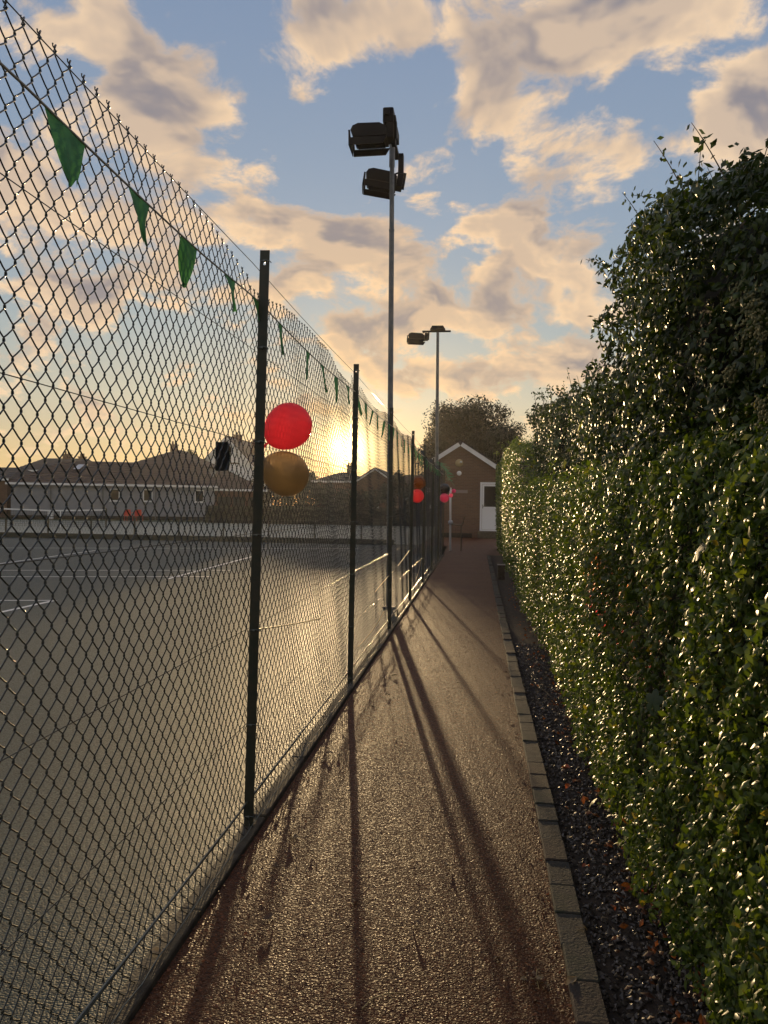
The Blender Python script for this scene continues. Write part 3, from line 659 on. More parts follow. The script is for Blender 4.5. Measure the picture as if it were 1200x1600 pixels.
# broad ivy and maple leaves that have come through the hedge
def lobed():
    pts = []
    for i in range(20):
        a = 2*math.pi*i/20; r_ = .5*(.62+.38*abs(math.cos(2.5*a)))*(1.1 if abs(a-math.pi) > .3 else .6); pts.append((math.cos(a)*r_, math.sin(a)*r_, -.09*r_*r_*4+.03*math.cos(5*a)))
    b = MB().add([(0, 0, .03)]+pts, [(0, 1+i, 1+(i+1) % 20) for i in range(20)], 0, True); return b
m_ivy = mat('broad_ivy_leaf', (.03, .06, .02), .55, col2=(.02, .045, .025), vscale=12, transl=.2)
m_ivyy = mat('yellowed_maple_leaf', (.22, .24, .03), .45, col2=(.13, .17, .03), vscale=12, transl=.45)
ivy_g = lobed().mesh('broad_leaf', m_ivy); ivy_y = lobed().mesh('broad_leaf', m_ivyy)
for (px, py, X, s_, yel) in [(1040, 760, .70, .075, 0), (905, 665, .95, .12, 1), (925, 690, .95, .14, 1), (912, 740, .85, .16, 1), (880, 725, .9, .10, 1), (1020, 1095, .64, .08, 0), (1060, 610, .85, .08, 0), (985, 700, .72, .09, 0), (1120, 800, .66, .05, 0),
                             (925, 1253, .62, .06, 1), (900, 880, .66, .12, 1), (870, 690, .95, .12, 0), (950, 810, .68, .08, 1), (1090, 860, .64, .07, 0), (1000, 640, .8, .07, 0), (1185, 560, .80, .06, 1), (1150, 600, .8, .08, 0)]:
    d = ray(px, py); k_ = (X-.03)/d[0]; p = np.array([0, 0, CH])+d*k_
    host = haw if py < 700 and px > 950 else privet
    o = place('broad_leaf', ivy_y if yel else ivy_g, host, p-np.array(host.location), (random.uniform(-.5, .5), R(-70)+random.uniform(-.5, .5), random.uniform(-.8, .8)))
    o.scale = (s_,)*3
# pale flower heads gone to seed
m_seed = mat('pale_seed_head', (.20, .19, .09), .8, col2=(.13, .14, .06), vscale=30)
for (px, py, X, r_) in [(1175, 480, .80, .055), (1165, 515, .80, .06), (1150, 465, .82, .04), (1190, 640, .78, .05), (1140, 585, .80, .035), (1185, 520, .8, .05)]:
    d = ray(px, py); k_ = (X-.06)/d[0]; p = np.array([0, 0, CH])+d*k_-np.array(haw.location); b = MB()
    for i in range(60):
        q = p+rng.normal(0, r_*.45, 3)*np.array([.5, 1, 1]); b.blob(q, .0045, 3, 5, .2)
    b.build('seed_head', m_seed, haw, kind='stuff')

# gravel and litter in the bed
n = 9000; yy = 1.3*(9/1.3)**rng.uniform(0, 1, n); xx = rng.uniform(.42, .9, n); ss_ = rng.uniform(.004, .011, n)*(1+.02*yy)
octv = np.array([(1, 0, 0), (0, 1, 0), (-1, 0, 0), (0, -1, 0), (0, 0, .8), (0, 0, -.8)]); V = np.zeros((n, 6, 3))
for q in range(6): V[:, q, :] = np.stack([xx, yy, ss_*.3-.008], 1)+(octv[q]+rng.normal(0, .28, (n, 3)))*ss_[:, None]
I = np.array([(0, 1, 4), (1, 2, 4), (2, 3, 4), (3, 0, 4), (1, 0, 5), (2, 1, 5), (3, 2, 5), (0, 3, 5)])
idx = (np.arange(n)[:, None, None]*6+I[None]).reshape(-1)
o = place('gravel', np_mesh('gravel', V.reshape(-1, 3), 3, idx, m_stone, attr=np.repeat(rng.beta(1.6, 3, n), 6))); props(o, 'small dark wet stones filling the bed under the hedge', 'gravel', kind='stuff')
n = 900; yy = 1.4*(16/1.4)**rng.uniform(0, 1, n); xx = .46+rng.beta(2.2, 1.6, n)*.42
o = place('leaf_litter', leaf_mesh('leaf_litter', np.stack([xx, yy, rng.uniform(.004, .03, n)], 1), np.array([[0, 0, 1.0]])+rng.normal(0, .4, (n, 3)), rng.uniform(.02, .05, n), rng.uniform(0, 1, n)*.75, m_litter, .6, .3))
props(o, 'brown and rusty fallen leaves lying thick under the hedge foot', 'leaf litter', kind='stuff')
# loose grit and tiny leaf bits on the path
n = 16000; yy = 1.5*(12/1.5)**rng.uniform(0, 1, n); xx = rng.uniform(-.995, .312, n); ss_ = rng.uniform(.0010, .0022, n)*(1+.10*np.minimum(yy, 9))
V = np.zeros((n, 6, 3))
for q in range(6): V[:, q, :] = np.stack([xx, yy, ss_*.1+.0002], 1)+(octv[q]+rng.normal(0, .3, (n, 3)))*ss_[:, None]*np.array([1, 1, .55])
idx = (np.arange(n)[:, None, None]*6+I[None]).reshape(-1)
m_grit = mat('path_grit', (.1, .06, .04), .35, attr=[(0, (.09, .04, .022)), (.55, (.22, .12, .065)), (1, (.52, .38, .23))])
o = place('path_grit', np_mesh('path_grit', V.reshape(-1, 3), 3, idx, m_grit, attr=np.repeat(rng.beta(1.6, 3, n), 6))); props(o, 'loose red brown grit scattered over the path', 'grit', kind='stuff')
n = 700; yy = 1.7*(12/1.7)**rng.uniform(0, 1, n); xx = np.where(rng.uniform(0, 1, n) < .7, -1.0+rng.exponential(.07, n), .31-rng.exponential(.05, n))
o = place('leaf_debris', leaf_mesh('leaf_debris', np.stack([xx, yy, rng.uniform(.002, .006, n)], 1), np.array([[0, 0, 1.0]])+rng.normal(0, .22, (n, 3)), rng.uniform(.006, .022, n), rng.uniform(0, .7, n), m_litter, .6, .2))
props(o, 'crumbs of dead leaf gathered along both edges of the path', 'leaf debris', kind='stuff')
# single leaves and twigs one can pick out
def bigleaf(m, s_=.05):
    v = []; n_ = 9
    for i in range(n_+1):
        t_ = i/n_; w_ = math.sin(math.pi*t_**.85)*.27*s_; x_ = (t_-.5)*s_; c_ = .14*s_*math.sin(math.pi*t_)+.05*s_*math.sin(t_*7)
        v += [(x_, -w_, c_+w_*.5), (x_, 0, c_), (x_, w_, c_+w_*.35)]
    f = []
    for i in range(n_): f += [(i*3, i*3+1, i*3+4, i*3+3), (i*3+1, i*3+2, i*3+5, i*3+4)]
    return MB().add(v, f, 0, True).mesh('fallen_leaf', m)
m_dry = mat('dry_brown_leaf', (.13, .07, .03), .5, col2=(.08, .045, .02), vscale=60, transl=.2); m_org = mat('orange_leaf', (.38, .10, .03), .5, col2=(.25, .06, .02), vscale=60, transl=.3); m_pal = mat('pale_leaf', (.30, .22, .12), .5, transl=.2)
lm = [bigleaf(m_dry), bigleaf(m_org), bigleaf(m_pal)]
for i in range(26):
    near = i % 2; fen = i % 3 > 0; pale = i % 5 == 0
    Y = random.uniform(1.9, 3.6) if near else random.uniform(3.9, 8.5)
    o = place('fallen_leaf', lm[2 if pale else 0], None, (random.uniform(-.96, -.6) if fen else random.uniform(-.45, .28), Y, .006), (random.uniform(-.3, .3), random.uniform(-.3, .3), random.uniform(0, 6)),
              label='small curled %s leaf on the %s part of the path, %s' % ('pale' if pale else 'brown', 'near' if near else 'farther', 'along the fence foot' if fen else 'out on the open surface'), cat='leaf',
              group='dry leaves on the path: %s, %s, %s' % ('pale' if pale else 'brown', 'near' if near else 'farther', 'by the fence' if fen else 'in the open'))
    o.scale = (random.uniform(.6, 1.2),)*3
for (px, py, s_, mi, lab) in [(885, 1200, 1.3, 1, 'bright orange leaf in the bed beside the bricks, the farther one'), (887, 1229, 1.1, 1, 'small orange leaf in the bed just nearer than the bright orange one'), (990, 1395, 1.9, 1, 'large rusty orange leaf at the hedge foot near the picture bottom'), (915, 1355, 1.0, 1, 'little orange leaf lying on dark gravel halfway along the near bed'),
                              (908, 1452, 1.0, 2, 'pale leaf lying on the near kerb brick'), (893, 1533, 1.0, 2, 'pale curled leaf on the nearest kerb bricks beside the weed'), (890, 1310, .9, 2, 'small whitish leaf on the gravel next to the kerb'), (957, 1418, .7, 1, 'tiny orange leaf on the gravel left of the large rusty one'), (245, 1490, 1.1, 2, 'pale curled leaf near the foot of the fence at lower left')]:
    p = GX(px, py, .02); o = place('fallen_leaf', lm[mi], None, p, (.25, -.2, px), label=lab, cat='leaf'); o.scale = (s_,)*3
tw = thing('fallen_twig', 'thin curved pale twig lying on the path at the bottom of the picture', 'twig', GX(605, 1562))
MB().tube([(-.07, -.06, .004), (-.045, -.02, .012), (0, .012, .014), (.05, .03, .006)], [.0022, .002, .0018, .001], 5).build('stalk', m_straw, tw)
MB().tube([(.0, .012, .013), (.018, -.012, .01)], [.0015, .001], 4).build('side_stalk', m_straw, tw)
wd_ = thing('dry_weed', 'dried leaf stalk with shrivelled leaflets lying beside the kerb', 'weed', GX(840, 1530))
MB().tube([(.01, .05, .004), (.0, .02, .02), (-.005, -.01, .012), (.0, -.06, .004)], [.0022, .002, .0018, .001], 5).build('stalk', m_straw, wd_)
n = 12; Pn = np.stack([rng.uniform(-.05, .05, n), rng.uniform(-.06, .01, n), rng.uniform(.005, .02, n)], 1)
for i in range(n):
    o = place('leaflet', lm[2] if i % 2 else lm[0], wd_, Pn[i], (random.uniform(-.5, .5), random.uniform(-.5, .5), random.uniform(0, 6))); o.scale = (.55,)*3
# short post at the hedge foot
p = GX(783, 905); sp_ = thing('short_post', 'short dark timber post with a pale cap at the foot of the far hedge', 'post', p)
MB().box((-.075, -.075, 0), (.075, .075, .30), ch=.006).build('stump', m_bark, sp_); MB().box((-.085, -.085, .3), (.085, .085, .315)).build('cap', mat('pale_cap', (.3, .28, .24), .7), sp_)

# ------------------------------------------------------------------ clubhouse at the path end
HY = 38.0
def U(px, py, Y=HY): p = PX(px, py, Y); return p[0], p[2]
ax_, az_ = U(719.5, 692); rx, rz_ = U(766.5, 723); lx, lz = U(677, 716.5)
slope = (az_-rz_)/(rx-ax_)
hut = thing('brick_clubhouse', 'small brown brick gable end with a white door closing the path', 'building', (ax_, HY, 0))
wl, wr = -(ax_-U(683, 760)[0]), 2.1
wz = lambda x: az_-.10-abs(x)*slope
MB().add([(wl, 0, -.1), (wr, 0, -.1), (wr, 0, wz(wr)), (0, 0, wz(0)), (wl, 0, wz(wl)), (wl, 7, -.1), (wr, 7, -.1), (wr, 7, wz(wr)), (0, 7, wz(0)), (wl, 7, wz(wl))],
         [(0, 1, 2, 3, 4), (9, 8, 7, 6, 5), (0, 4, 9, 5), (1, 6, 7, 2), (0, 5, 6, 1), (3, 2, 7, 8), (4, 3, 8, 9)]).build('wall', m_brick, hut)
def slab(b, p, q_, th, y0, y1, mi=0):
    d = np.array(q_)-np.array(p); n_ = np.array([-d[1], d[0]])/np.linalg.norm(d)
    if n_[1] < 0: n_ = -n_
    b.prism([tuple(p), tuple(q_), tuple(np.array(q_)+n_*th), tuple(np.array(p)+n_*th)], 'y', y0, y1, mi)
le = (wl-.14, az_-(-wl+.14)*slope); re = (wr+.2, az_-(wr+.2)*slope)
for e_ in (le, re):
    b = MB(); slab(b, (0, az_-.15), (e_[0], e_[1]-.15), .23, -.13, -.09); b.build('bargeboard', m_white, hut)
    b = MB(); slab(b, (0, az_+.085), (e_[0], e_[1]+.085), .05, -.16, 7.2); b.build('roof_slope', m_tile2, hut)
MB().box((wl, -.03, -.05), (wl*.0+.62+.0, -.002, .22)).build('plinth', m_earth, hut)
def H(px, py): x_, z_ = U(px, py); return x_-ax_, z_
x0, z1 = H(750.5, 753.5); x1 = x0+.98; z0 = H(750, 829.5)[1]
dr = MB(); fw = .09
for bx_ in (((x0, -.07, z0), (x0+fw, -.003, z1)), ((x1-fw, -.07, z0), (x1, -.003, z1)), ((x0+fw, -.07, z1-fw), (x1-fw, -.003, z1)), ((x0+fw, -.07, z0), (x1-fw, -.003, z0+.06))): dr.box(*bx_)
dr.build('door_frame', m_upvc, hut)
zm = z0+(z1-z0)*.455
lf = MB()
for bx_ in (((x0+fw+.01, -.055, z0+.07), (x0+fw+.10, -.01, z1-fw-.01)), ((x1-fw-.10, -.055, z0+.07), (x1-fw-.01, -.01, z1-fw-.01)), ((x0+fw+.10, -.055, zm), (x1-fw-.10, -.01, zm+.10)), ((x0+fw+.10, -.055, z1-fw-.10), (x1-fw-.10, -.01, z1-fw-.01)), ((x0+fw+.10, -.055, z0+.07), (x1-fw-.10, -.01, z0+.17))): lf.box(*bx_)
door = lf.build('door', m_upvc, hut)
MB().box((x0+fw+.10, -.035, zm+.10), (x1-fw-.10, -.02, z1-fw-.10)).build('pane', m_win, door)
MB().box((x0+fw+.10, -.040, z0+.17), (x1-fw-.10, -.02, zm)).build('lower_panel', m_upvc, door)
MB().box((x0+fw+.03, -.085, zm+.02), (x0+fw+.06, -.056, zm+.20)).tube([(x0+fw+.045, -.09, zm+.12), (x0+fw+.16, -.09, zm+.12)], .012, 6).build('handle', m_wire, door)
MB().box((x0-.1, -.5, -.004), (x1+.3, -.08, max(.05, z0-.01))).build('step', m_edge, hut)
xc, zc = H(717.5, 739.5); MB().lathe([(.001, .05), (.07, .045), (.11, .02), (.115, 0), (.001, 0)], 20, axis=(0, -1, 0), at=(xc, -.002, zc)).build('round_lamp', m_white, hut)
xc, zc = H(717.5, 723.5); MB().lathe([(.001, .06), (.12, .05), (.18, .015), (.19, 0), (.001, 0)], 20, axis=(0, -1, 0), at=(xc, -.002, zc)).build('alarm_box', m_brass, hut)
MB().lathe([(.001, .03), (.05, .02), (.055, 0)], 10, axis=(0, -1, 0), at=(xc+.09, -.05, zc+.05)).build('alarm_lamp', m_white, hut)
xc, zc = H(721, 768); MB().box((xc-.30, -.02, zc-.07), (xc+.30, -.003, zc+.07)).build('name_plate', mat('faded_plate', (.24, .2, .2), .6), hut)
# white gate post, grab rail and timber gate beyond the last fence post
m_rail = mat('pale_rail', (.22, .19, .14), .5, metal=.3)
gp = thing('gate_post', 'slim white gate post with a ball joint beyond the end of the fence', 'post', (PX(703.5, 850, 27)[0], 27, 0))
MB().tube([(.0, 0, 0), (-.02, 0, PX(702, 762, 27)[2])], .038, 10).build('tube', m_white, gp)
MB().blob((0, 0, PX(703, 816, 27)[2]), .085, 6, 10, .03).build('joint', m_white, gp)
gr = thing('grab_rail', 'bent pale metal grab rail reaching out beside the white gate post', 'rail', (PX(703.5, 850, 27)[0], 27, 0))
pts = [PX(px, py, 27)-np.array([gp.location[0], 27, 0]) for px, py in [(705, 819), (713, 820), (721, 820), (724, 817), (725.5, 808)]]
MB().tube(pts, .024, 8).build('bent_tube', m_rail, gr)
xg = pts[0][0]; MB().tube([pts[2]+np.array([0, 0, -.0]), pts[2]*np.array([1, 1, 0])], .02, 8).build('leg', m_rail, gr)
gt = thing('timber_gate', 'reddish brown slatted timber gate standing past the last fence post', 'gate', (-1.22, 24.95, 0))
for i in range(12): MB().box((-.015, .02+i*.165, .06), (.015, .02+i*.165+.15, 1.5+.02*(i % 2))).build('slat', m_tim, gt)
MB().box((-.05, 0, .3), (-.017, 2.0, .4)).build('rail', m_tim, gt); MB().box((-.05, 0, 1.2), (-.017, 2.0, 1.3)).build('rail', m_tim, gt)
gar = thing('green_tinsel', 'tuft of shiny green tinsel hanging from the top of the last fence posts', 'tinsel', (FX+.1, 24.3, 0))
b = MB(); a0 = PX(684, 722, 23.5); a1 = PX(704, 752, 25.5)
for i in range(110):
    t_ = random.random(); p = a0*(1-t_)+a1*t_+np.array([0, 0, .1*math.sin(t_*3)])-np.array(gar.location); d = rng.normal(0, .075, 3)+np.array([.03, 0, -.07])
    b.add([p, p+d, p+d+np.array([.0, .012, .018]), p+np.array([.0, .012, .018])], [(0, 1, 2, 3)])
b.build('strands', mat('green_tinsel_foil', (.045, .16, .07), .45, transl=.15), gar, kind='stuff')

# ------------------------------------------------------------------ trees
def tree(name, label, cat, px, Y, py_top, hw_px, py_mid, m, nleaf, lsize, clumps=26, lump=.36, seed=0, group=None, trunk=.16, base_z=0, cz=None):
    r0 = random.Random(seed); c = PX(px, py_mid, Y); ztop = PX(px, py_top, Y)[2]; hw = hw_px*Y/F
    t = thing(name, label, cat, (c[0], Y, base_z), 0, group); zc = c[2]-base_z; hz = ztop-base_z-zc
    MB().tube([(0, 0, -.1), (.05, 0, zc*.45), (-.05, .05, zc)], [trunk, trunk*.75, trunk*.5], 8).build('trunk', m_bark, t)
    for i in range(6):
        a = i*1.05+r0.random(); MB().tube([(0, 0, zc*.5), (math.cos(a)*hw*.35, math.sin(a)*hw*.35, zc*.8), (math.cos(a)*hw*.7, math.sin(a)*hw*.7, zc+hz*r0.uniform(-.1, .6))], [trunk*.4, trunk*.25, trunk*.08], 6).build('limb', m_bark, t)
    Ps = []; Ns = []
    for i in range(clumps):
        th = r0.uniform(0, 2*math.pi); ph = r0.uniform(-.75, 1); rr = r0.uniform(.35, .82)
        cc_ = np.array([math.cos(th)*hw*rr*math.sqrt(1-ph*ph*.8), math.sin(th)*hw*rr*math.sqrt(1-ph*ph*.8), zc+ph*hz*rr])
        k_ = nleaf//clumps; d = rng.normal(0, 1, (k_, 3)); d /= np.linalg.norm(d, axis=1, keepdims=True)
        rad = lump*min(hw, hz)*r0.uniform(.7, 1.25)*rng.uniform(.25, 1.12, k_)[:, None]**.6
        Ps.append(cc_+d*rad); Ns.append(d+rng.normal(0, .5, (k_, 3)))
    Pn = np.vstack(Ps); Nn = np.vstack(Ns); n_ = len(Pn)
    place('crown', leaf_mesh('crown', Pn, Nn, lsize*rng.uniform(.6, 1.4, n_), np.clip(rng.beta(2, 2, n_), 0, 1), m), t, kind='stuff')
    return t
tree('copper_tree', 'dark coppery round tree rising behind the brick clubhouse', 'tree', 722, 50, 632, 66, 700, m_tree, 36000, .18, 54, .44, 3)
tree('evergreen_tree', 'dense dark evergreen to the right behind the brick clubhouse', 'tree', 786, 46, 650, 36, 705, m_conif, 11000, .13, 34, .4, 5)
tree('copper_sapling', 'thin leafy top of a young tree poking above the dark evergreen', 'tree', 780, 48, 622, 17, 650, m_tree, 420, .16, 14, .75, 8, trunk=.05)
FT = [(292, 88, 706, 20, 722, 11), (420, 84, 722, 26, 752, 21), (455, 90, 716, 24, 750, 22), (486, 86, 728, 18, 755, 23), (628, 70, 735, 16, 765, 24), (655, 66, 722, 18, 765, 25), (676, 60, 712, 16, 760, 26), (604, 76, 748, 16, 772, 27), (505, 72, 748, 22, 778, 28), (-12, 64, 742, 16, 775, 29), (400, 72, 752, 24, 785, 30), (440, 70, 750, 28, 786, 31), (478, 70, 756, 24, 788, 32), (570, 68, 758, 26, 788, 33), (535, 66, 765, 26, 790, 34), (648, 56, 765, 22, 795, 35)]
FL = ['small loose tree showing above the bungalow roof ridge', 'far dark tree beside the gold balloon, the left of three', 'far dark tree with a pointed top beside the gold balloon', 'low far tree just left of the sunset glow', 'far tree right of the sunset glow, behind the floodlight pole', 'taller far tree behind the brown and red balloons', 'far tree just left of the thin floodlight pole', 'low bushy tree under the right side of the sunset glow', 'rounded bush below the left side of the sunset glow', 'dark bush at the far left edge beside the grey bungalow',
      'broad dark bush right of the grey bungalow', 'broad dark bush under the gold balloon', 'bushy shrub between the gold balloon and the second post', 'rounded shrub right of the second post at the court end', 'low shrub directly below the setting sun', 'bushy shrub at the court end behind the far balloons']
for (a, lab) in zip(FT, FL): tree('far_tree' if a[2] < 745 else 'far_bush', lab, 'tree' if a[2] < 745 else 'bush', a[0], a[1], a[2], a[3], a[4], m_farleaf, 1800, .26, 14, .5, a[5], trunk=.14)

# ------------------------------------------------------------------ houses beyond the court
def house(name, label, xa, xb, Y, y_e, y_r, depth, mw, mr, hip=(0, 0), gable=False, Yb=None, eave=.35, courses=10, base_y=None):
    """walls and a stepped tiled roof. gable=False: ridge runs across the view; True: the gable faces the court"""
    A = PX(xa, 780, Y); Bp = PX(xb, 780, Yb or Y); d = Bp[:2]-A[:2]; Ln = float(np.linalg.norm(d)); ang = math.atan2(d[1], d[0])
    ze = PX((xa+xb)/2, y_e, (Y+(Yb or Y))/2)[2]; zr = PX((xa+xb)/2, y_r, (Y+(Yb or Y))/2+(0 if gable else depth/2))[2]
    t = thing(name, label, 'house', (A[0], A[1], 0), ang)
    if not gable:
        MB().box((0, 0, -.1), (Ln, depth, ze)).build('wall', mw, t)
        b = MB(); e = eave; hl, hr = hip
        def row(t0): # outline of the roof at height fraction
            return (-e+(hl+e)*t0, Ln+e-(hr+e)*t0, -e+(depth/2+e)*t0, depth+e-(depth/2+e)*t0)
        for i in range(courses):
            t0, t1 = i/courses, (i+1)/courses; x0_, x1_, y0_, y1_ = row(t0); X0, X1, Y0, Y1 = row(t1); za = ze+(zr-ze)*t0+.05; zb_ = ze+(zr-ze)*t1
            v = [(x0_, y0_, za), (x1_, y0_, za), (x1_, y1_, za), (x0_, y1_, za), (X0, Y0, zb_), (X1, Y0, zb_), (X1, Y1, zb_), (X0, Y1, zb_), (x0_, y0_, za-.11), (x1_, y0_, za-.11), (x1_, y1_, za-.11), (x0_, y1_, za-.11)]
            b.add(v, [(0, 1, 5, 4), (1, 2, 6, 5), (2, 3, 7, 6), (3, 0, 4, 7), (8, 9, 1, 0), (9, 10, 2, 1), (10, 11, 3, 2), (11, 8, 0, 3)]+([(8, 11, 10, 9)] if i == 0 else [])+([(4, 5, 6, 7)] if i == courses-1 else []))
        b.build('roof', mr, t)
        MB().box((-e, -e-.03, ze-.14), (Ln+e, -e-.002, ze+.03)).build('fascia', m_white, t)
    else:
        m_ = Ln/2; MB().add([(0, 0, -.1), (Ln, 0, -.1), (Ln, 0, ze), (m_, 0, zr-.08), (0, 0, ze), (0, depth, -.1), (Ln, depth, -.1), (Ln, depth, ze), (m_, depth, zr-.08), (0, depth, ze)],
                            [(0, 1, 2, 3, 4), (9, 8, 7, 6, 5), (0, 4, 9, 5), (1, 6, 7, 2), (0, 5, 6, 1), (3, 2, 7, 8), (4, 3, 8, 9)]).build('wall', mw, t)
        sl_ = (zr-ze)/m_
        for sg in (-1, 1):
            b = MB(); slab(b, (m_, zr), (m_+sg*(m_+eave), ze-sl_*eave), .12, -.3, depth+.3); b.build('roof', mr, t)
            b = MB(); slab(b, (m_, zr-.16), (m_+sg*(m_+eave), ze-sl_*eave-.16), .15, -.34, -.302); b.build('bargeboard', m_white, t)
    return t, Ln, ze, zr, A
def win(t, x0_, x1_, z0_, z1_, mull=1):
    o = MB(); f_ = .07
    for bx_ in (((x0_, -.05, z0_), (x0_+f_, -.002, z1_)), ((x1_-f_, -.05, z0_), (x1_, -.002, z1_)), ((x0_+f_, -.05, z1_-f_), (x1_-f_, -.002, z1_)), ((x0_+f_, -.05, z0_), (x1_-f_, -.002, z0_+f_))): o.box(*bx_)
    if mull > 1: xm = (x0_+x1_)/2; o.box((xm-.03, -.05, z0_+f_), (xm+.03, -.002, z1_-f_))
    w_ = o.build('window', m_upvc, t); MB().box((x0_+f_, -.025, z0_+f_), (x1_-f_, -.003, z1_-f_)).build('pane', m_win, w_)
    MB().box((x0_-.05, -.12, z0_-.06), (x1_+.05, -.002, z0_-.004)).build('sill', m_upvc, w_)
def chimney(t, x, y, z0_, z1_, w_=.5):
    c = MB().box((x-w_/2, y-w_/2, z0_), (x+w_/2, y+w_/2, z1_)).box((x-w_*.6, y-w_*.6, z1_), (x+w_*.6, y+w_*.6, z1_+.12)).build('chimney', m_brick, t)
    for k_ in (-1, 1): MB().lathe([(.09, 0), (.11, .05), (.09, .34), (.0001, .34)], 8, at=(x+k_*w_*.25, y, z1_+.12)).build('chimney_pot', m_tim, c)
bung, Ln, ze, zr, A = house('grey_bungalow', 'long low grey rendered bungalow with a brown tiled hipped roof beyond the court', 17, 335, 59, 757, 722, 8, m_render, m_tile, hip=(3.4, 1.0), Yb=64)
fx = lambda px: (px-17)/(335-17)*Ln
for a, b_ in ((168, 183), (220, 235), (303, 318)): win(bung, fx(a), fx(b_), ze-1.35, ze-.35)
for a in (77, 157, 240): MB().tube([(fx(a), -.08, 0), (fx(a), -.08, ze-.1)], .045, 8).build('drainpipe', m_pole, bung)
o = MB().add([(fx(104), -.1+2.0, 0), (fx(114), -.1+2.0, 0), (fx(119), 3.0, .45), (fx(109), 3.0, .45)], [(0, 1, 2, 3)]).build('skylight', mat('pale_skylight', (.5, .52, .55), .2), bung); o.location = (0, -.1, ze+(zr-ze)*.62)
MB().box((0, -.03, -.05), (Ln, -.002, .28)).build('plinth', m_earth, bung)
MB().box((fx(78)-.2, -.4, 0), (fx(78)+.2, -.1, .6)).build('wall_box', m_white, bung)
gar_h, Lg, zeg, zrg, _ = house('garage_block', 'dark open fronted garages joining the right end of the grey bungalow', 337, 410, 64.3, 765, 732, 7, m_tim, m_tile, hip=(.8, 3), Yb=66, courses=8)
for a in (.05, .37, .69):
    MB().box((Lg*a, -.03, 0), (Lg*(a+.26), -.002, 2.0)).build('bay_shade', m_net, gar_h)  # near black panels stand for the shade inside the open bays
hb, Lb, zeb, zrb, _ = house('hipped_house', 'dark hipped roof with a chimney showing over the middle of the grey bungalow', 205, 305, 74, 727, 703, 8, m_render, m_tile, hip=(3.0, 3.0), courses=8)
chimney(hb, Lb*.42, 4, zrb-.6, zrb+.45, .6)
hc, Lc, zec, zrc, _ = house('far_house', 'distant house with two chimneys behind the left end of the bungalow', 25, 120, 80, 735, 716, 8, m_render, m_tile2, hip=(1, 1), courses=8)
chimney(hc, Lc*.52, 4, zrc-.6, zrc+.35, .7); chimney(hc, Lc*.78, 4, zrc-.6, zrc+.1, .6)
wg, Lw, zew, zrw, _ = house('white_gabled_house', 'tall white gabled house with chimneys seen just left of the nearest post', 316, 392, 86, 724, 683, 9, m_white, m_tile2, gable=True)
win(wg, Lw*.42, Lw*.58, zew-.2, zew+1.0, 2); MB().box((Lw*.25, -.04, zew-.05), (Lw*.75, -.003, zew+.08)).build('timber_band', m_tim, wg)
chimney(wg, Lw*.5, 4, zrw-.7, zrw+.5, .8); chimney(wg, Lw*.82, 5, zrw-2.2, zrw-.2, .7)
h4, L4, ze4, zr4, _ = house('sunset_house', 'silhouetted hipped house with one chimney right under the setting sun', 492, 566, 80, 752, 738, 8, m_brick, m_tile2, hip=(2, 2), courses=8)
chimney(h4, L4*.60, 4, zr4-.4, zr4+.62, .55); win(h4, 1, 2.2, 1, 2.1)
h5, L5, ze5, zr5, _ = house('dark_gabled_house', 'dark gable roof to the right of the setting sun between two posts', 556, 616, 78, 752, 732, 9, m_brick, m_tile2, gable=True)
win(h5, L5*.4, L5*.6, 1.2, 2.2)
h6, L6, ze6, zr6, _ = house('brown_shed', 'low brown shed at the far left edge beside the bungalow', -60, 11, 62, 748, 730, 6, m_brick, m_tile2, hip=(.5, .5), courses=6)
h7, L7, ze7, zr7, _ = house('end_house', 'dim pitched roof house far behind the brown and red balloons', 618, 668, 84, 760, 742, 8, m_render, m_tile, hip=(.6, .6), courses=8)
win(h7, .6, 1.8, .9, 2.0)
# red chairs by the bungalow wall
for i, (px, lab) in enumerate(((201, 'red plastic chair by the grey bungalow wall, the left one'), (217, 'red plastic chair by the grey bungalow wall, the right one'))):
    p = PX(px, 815, 57.5); ch = thing('plastic_chair', lab, 'chair', (p[0], 57.5, 0), R(180+8*i), 'red chairs against the bungalow')
    MB().box((-.27, -.25, .40), (.27, .25, .45), ch=.01).build('seat', m_red, ch); MB().prism([(-.27, .45), (.27, .45), (.24, .88), (-.24, .88)], 'y', .21, .25).build('backrest', m_red, ch)
    for a in (-.22, .22):
        for c in (-.2, .2): MB().tube([(a, c, .4), (a*1.1, c*1.1, 0)], .022, 6).build('leg', m_red, ch)
        MB().tube([(a*1.15, -.2, .42), (a*1.15, -.2, .64), (a*1.15, .22, .64)], .025, 6).build('armrest', m_red, ch)
# tennis net on the far court
def yat(py, px=100): return GX(px, py)[1]
ny = 41.0; na = PX(-60, 790, ny); nb = PX(166, 790, ny+1.2)
net = thing('tennis_net', 'sagging tennis net with a white top band across the far left court', 'net', (na[0], na[1], 0), math.atan2(nb[1]-na[1], nb[0]-na[0]))
NL = float(np.linalg.norm(nb[:2]-na[:2])); zt = lambda u: .97+.13*abs(u-.62)*1.6
band = MB(); pts_n = 24
v = []
for i in range(pts_n+1):
    u = i/pts_n; z_ = zt(u); v += [(u*NL, -.01, z_-.075), (u*NL, .01, z_-.075), (u*NL, .01, z_), (u*NL, -.01, z_)]
f = []
for i in range(pts_n): 
    for q in range(4): f.append((i*4+q, i*4+(q+1) % 4, (i+1)*4+(q+1) % 4, (i+1)*4+q))
band.add(v, f).build('top_band', m_white, net)
b = MB()
for i in range(int(NL/.12)): u = i*.12/NL; b.add([(u*NL, 0, .05), (u*NL+.012, 0, .05), (u*NL+.012, 0, zt(u)-.08), (u*NL, 0, zt(u)-.08)], [(0, 1, 2, 3)])
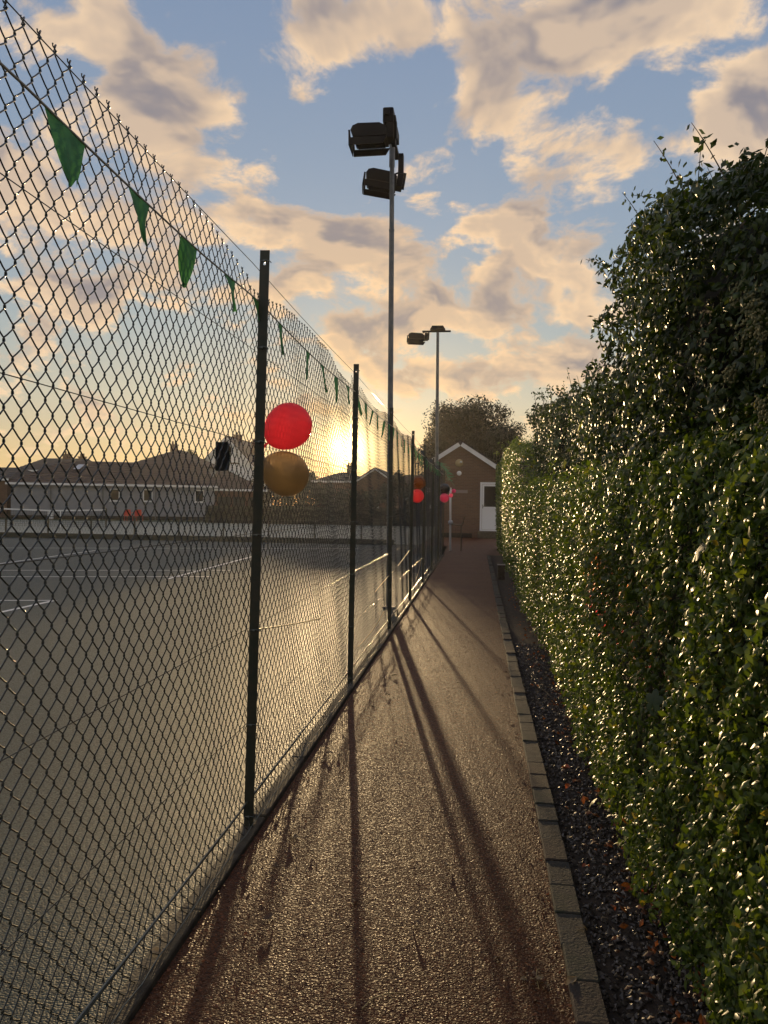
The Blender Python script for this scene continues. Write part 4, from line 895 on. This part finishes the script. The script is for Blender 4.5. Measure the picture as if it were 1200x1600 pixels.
for j in range(8): b.add([(0, .002, .06+j*.11), (NL, .002, .06+j*.11), (NL, .002, .072+j*.11), (0, .002, .072+j*.11)], [(0, 1, 2, 3)])
b.build('netting', m_net, net, kind='stuff')
MB().box((NL*.68, -.02, 0), (NL*.68+.05, .02, .95)).build('centre_strap', m_white, net)
for x_ in (0, NL): MB().tube([(x_, 0, 0), (x_, 0, 1.1)], .05, 8).build('net_post', m_post, net)
# low fence with a dark base board between the courts
la = PX(-80, 846, 29.95); lb_ = PX(616, 846, 30.1); LD = lb_[0]-la[0]
dv = thing('low_court_fence', 'low wire fence on a dark base board dividing the two courts', 'fence', (la[0], 30.12, 0))
MB().box((0, -.10, -.02), (LD, .08, .20), ch=.01).build('base_board', m_post, dv)
for i in range(10): MB().box((LD*(i+.3)/10-.025, -.03, .2), (LD*(i+.3)/10+.025, .03, .86)).build('post', m_post, dv)
for z_ in (.86,): MB().tube([(0, 0, z_), (LD, 0, z_)], .012, 5).build('top_wire', m_post, dv)
b = MB()
for i in range(int(LD/.14)): 
    for sg in (-1, 1):
        x_ = i*.14; b.add([(x_, 0, .2), (x_+.006, 0, .2), (x_+.006+sg*.3, 0, .86), (x_+sg*.3, 0, .86)], [(0, 1, 2, 3)])
b.build('wire_mesh', m_pvc, dv, kind='stuff')
# drop back fence and dark hedge foot past the far court
bh = thing('boundary_hedge', 'dark low clipped hedge closing off the far court before the houses', 'hedge', (-20, 56.8, 0))
n = 9000; a0 = PX(330, 800, 58)[0]; a1 = -2.4
Pn = np.stack([rng.uniform(a0, a1, n)+20, rng.uniform(-.25, .5, n), rng.uniform(0, 1.25, n)], 1)
place('foliage', leaf_mesh('foliage', Pn, np.array([[0, -1, .4]])+rng.normal(0, .6, (n, 3)), rng.uniform(.12, .26, n), rng.beta(2, 2, n), m_farleaf), bh, kind='stuff')
MB().box((a0+20, -.1, 0), (a1+20, .4, 1.1)).build('dark_core', m_core, bh)  # added dark block behind the leaves, closes the gaps with shade

# ------------------------------------------------------------------ haze volume added for the veiling glare
hb_ = MB().box((-430, -70, -1.2), (430, 450, 10.5)); hz = hb_.build('haze', [], None, kind='stuff')
hm = bpy.data.materials.new('glare_haze'); hm.use_nodes = True; t = hm.node_tree; t.nodes.clear()
o_ = t.nodes.new('ShaderNodeOutputMaterial'); pv = t.nodes.new('ShaderNodeVolumePrincipled'); pv.inputs['Density'].default_value = HAZE; pv.inputs['Color'].default_value = (.95, .93, .9, 1); pv.inputs['Anisotropy'].default_value = .68
t.links.new(pv.outputs[0], o_.inputs['Volume']); hz.data.materials.append(hm)
hz['label'] = 'thin golden haze added over the courts for the veiling glare'; hz['category'] = 'haze'
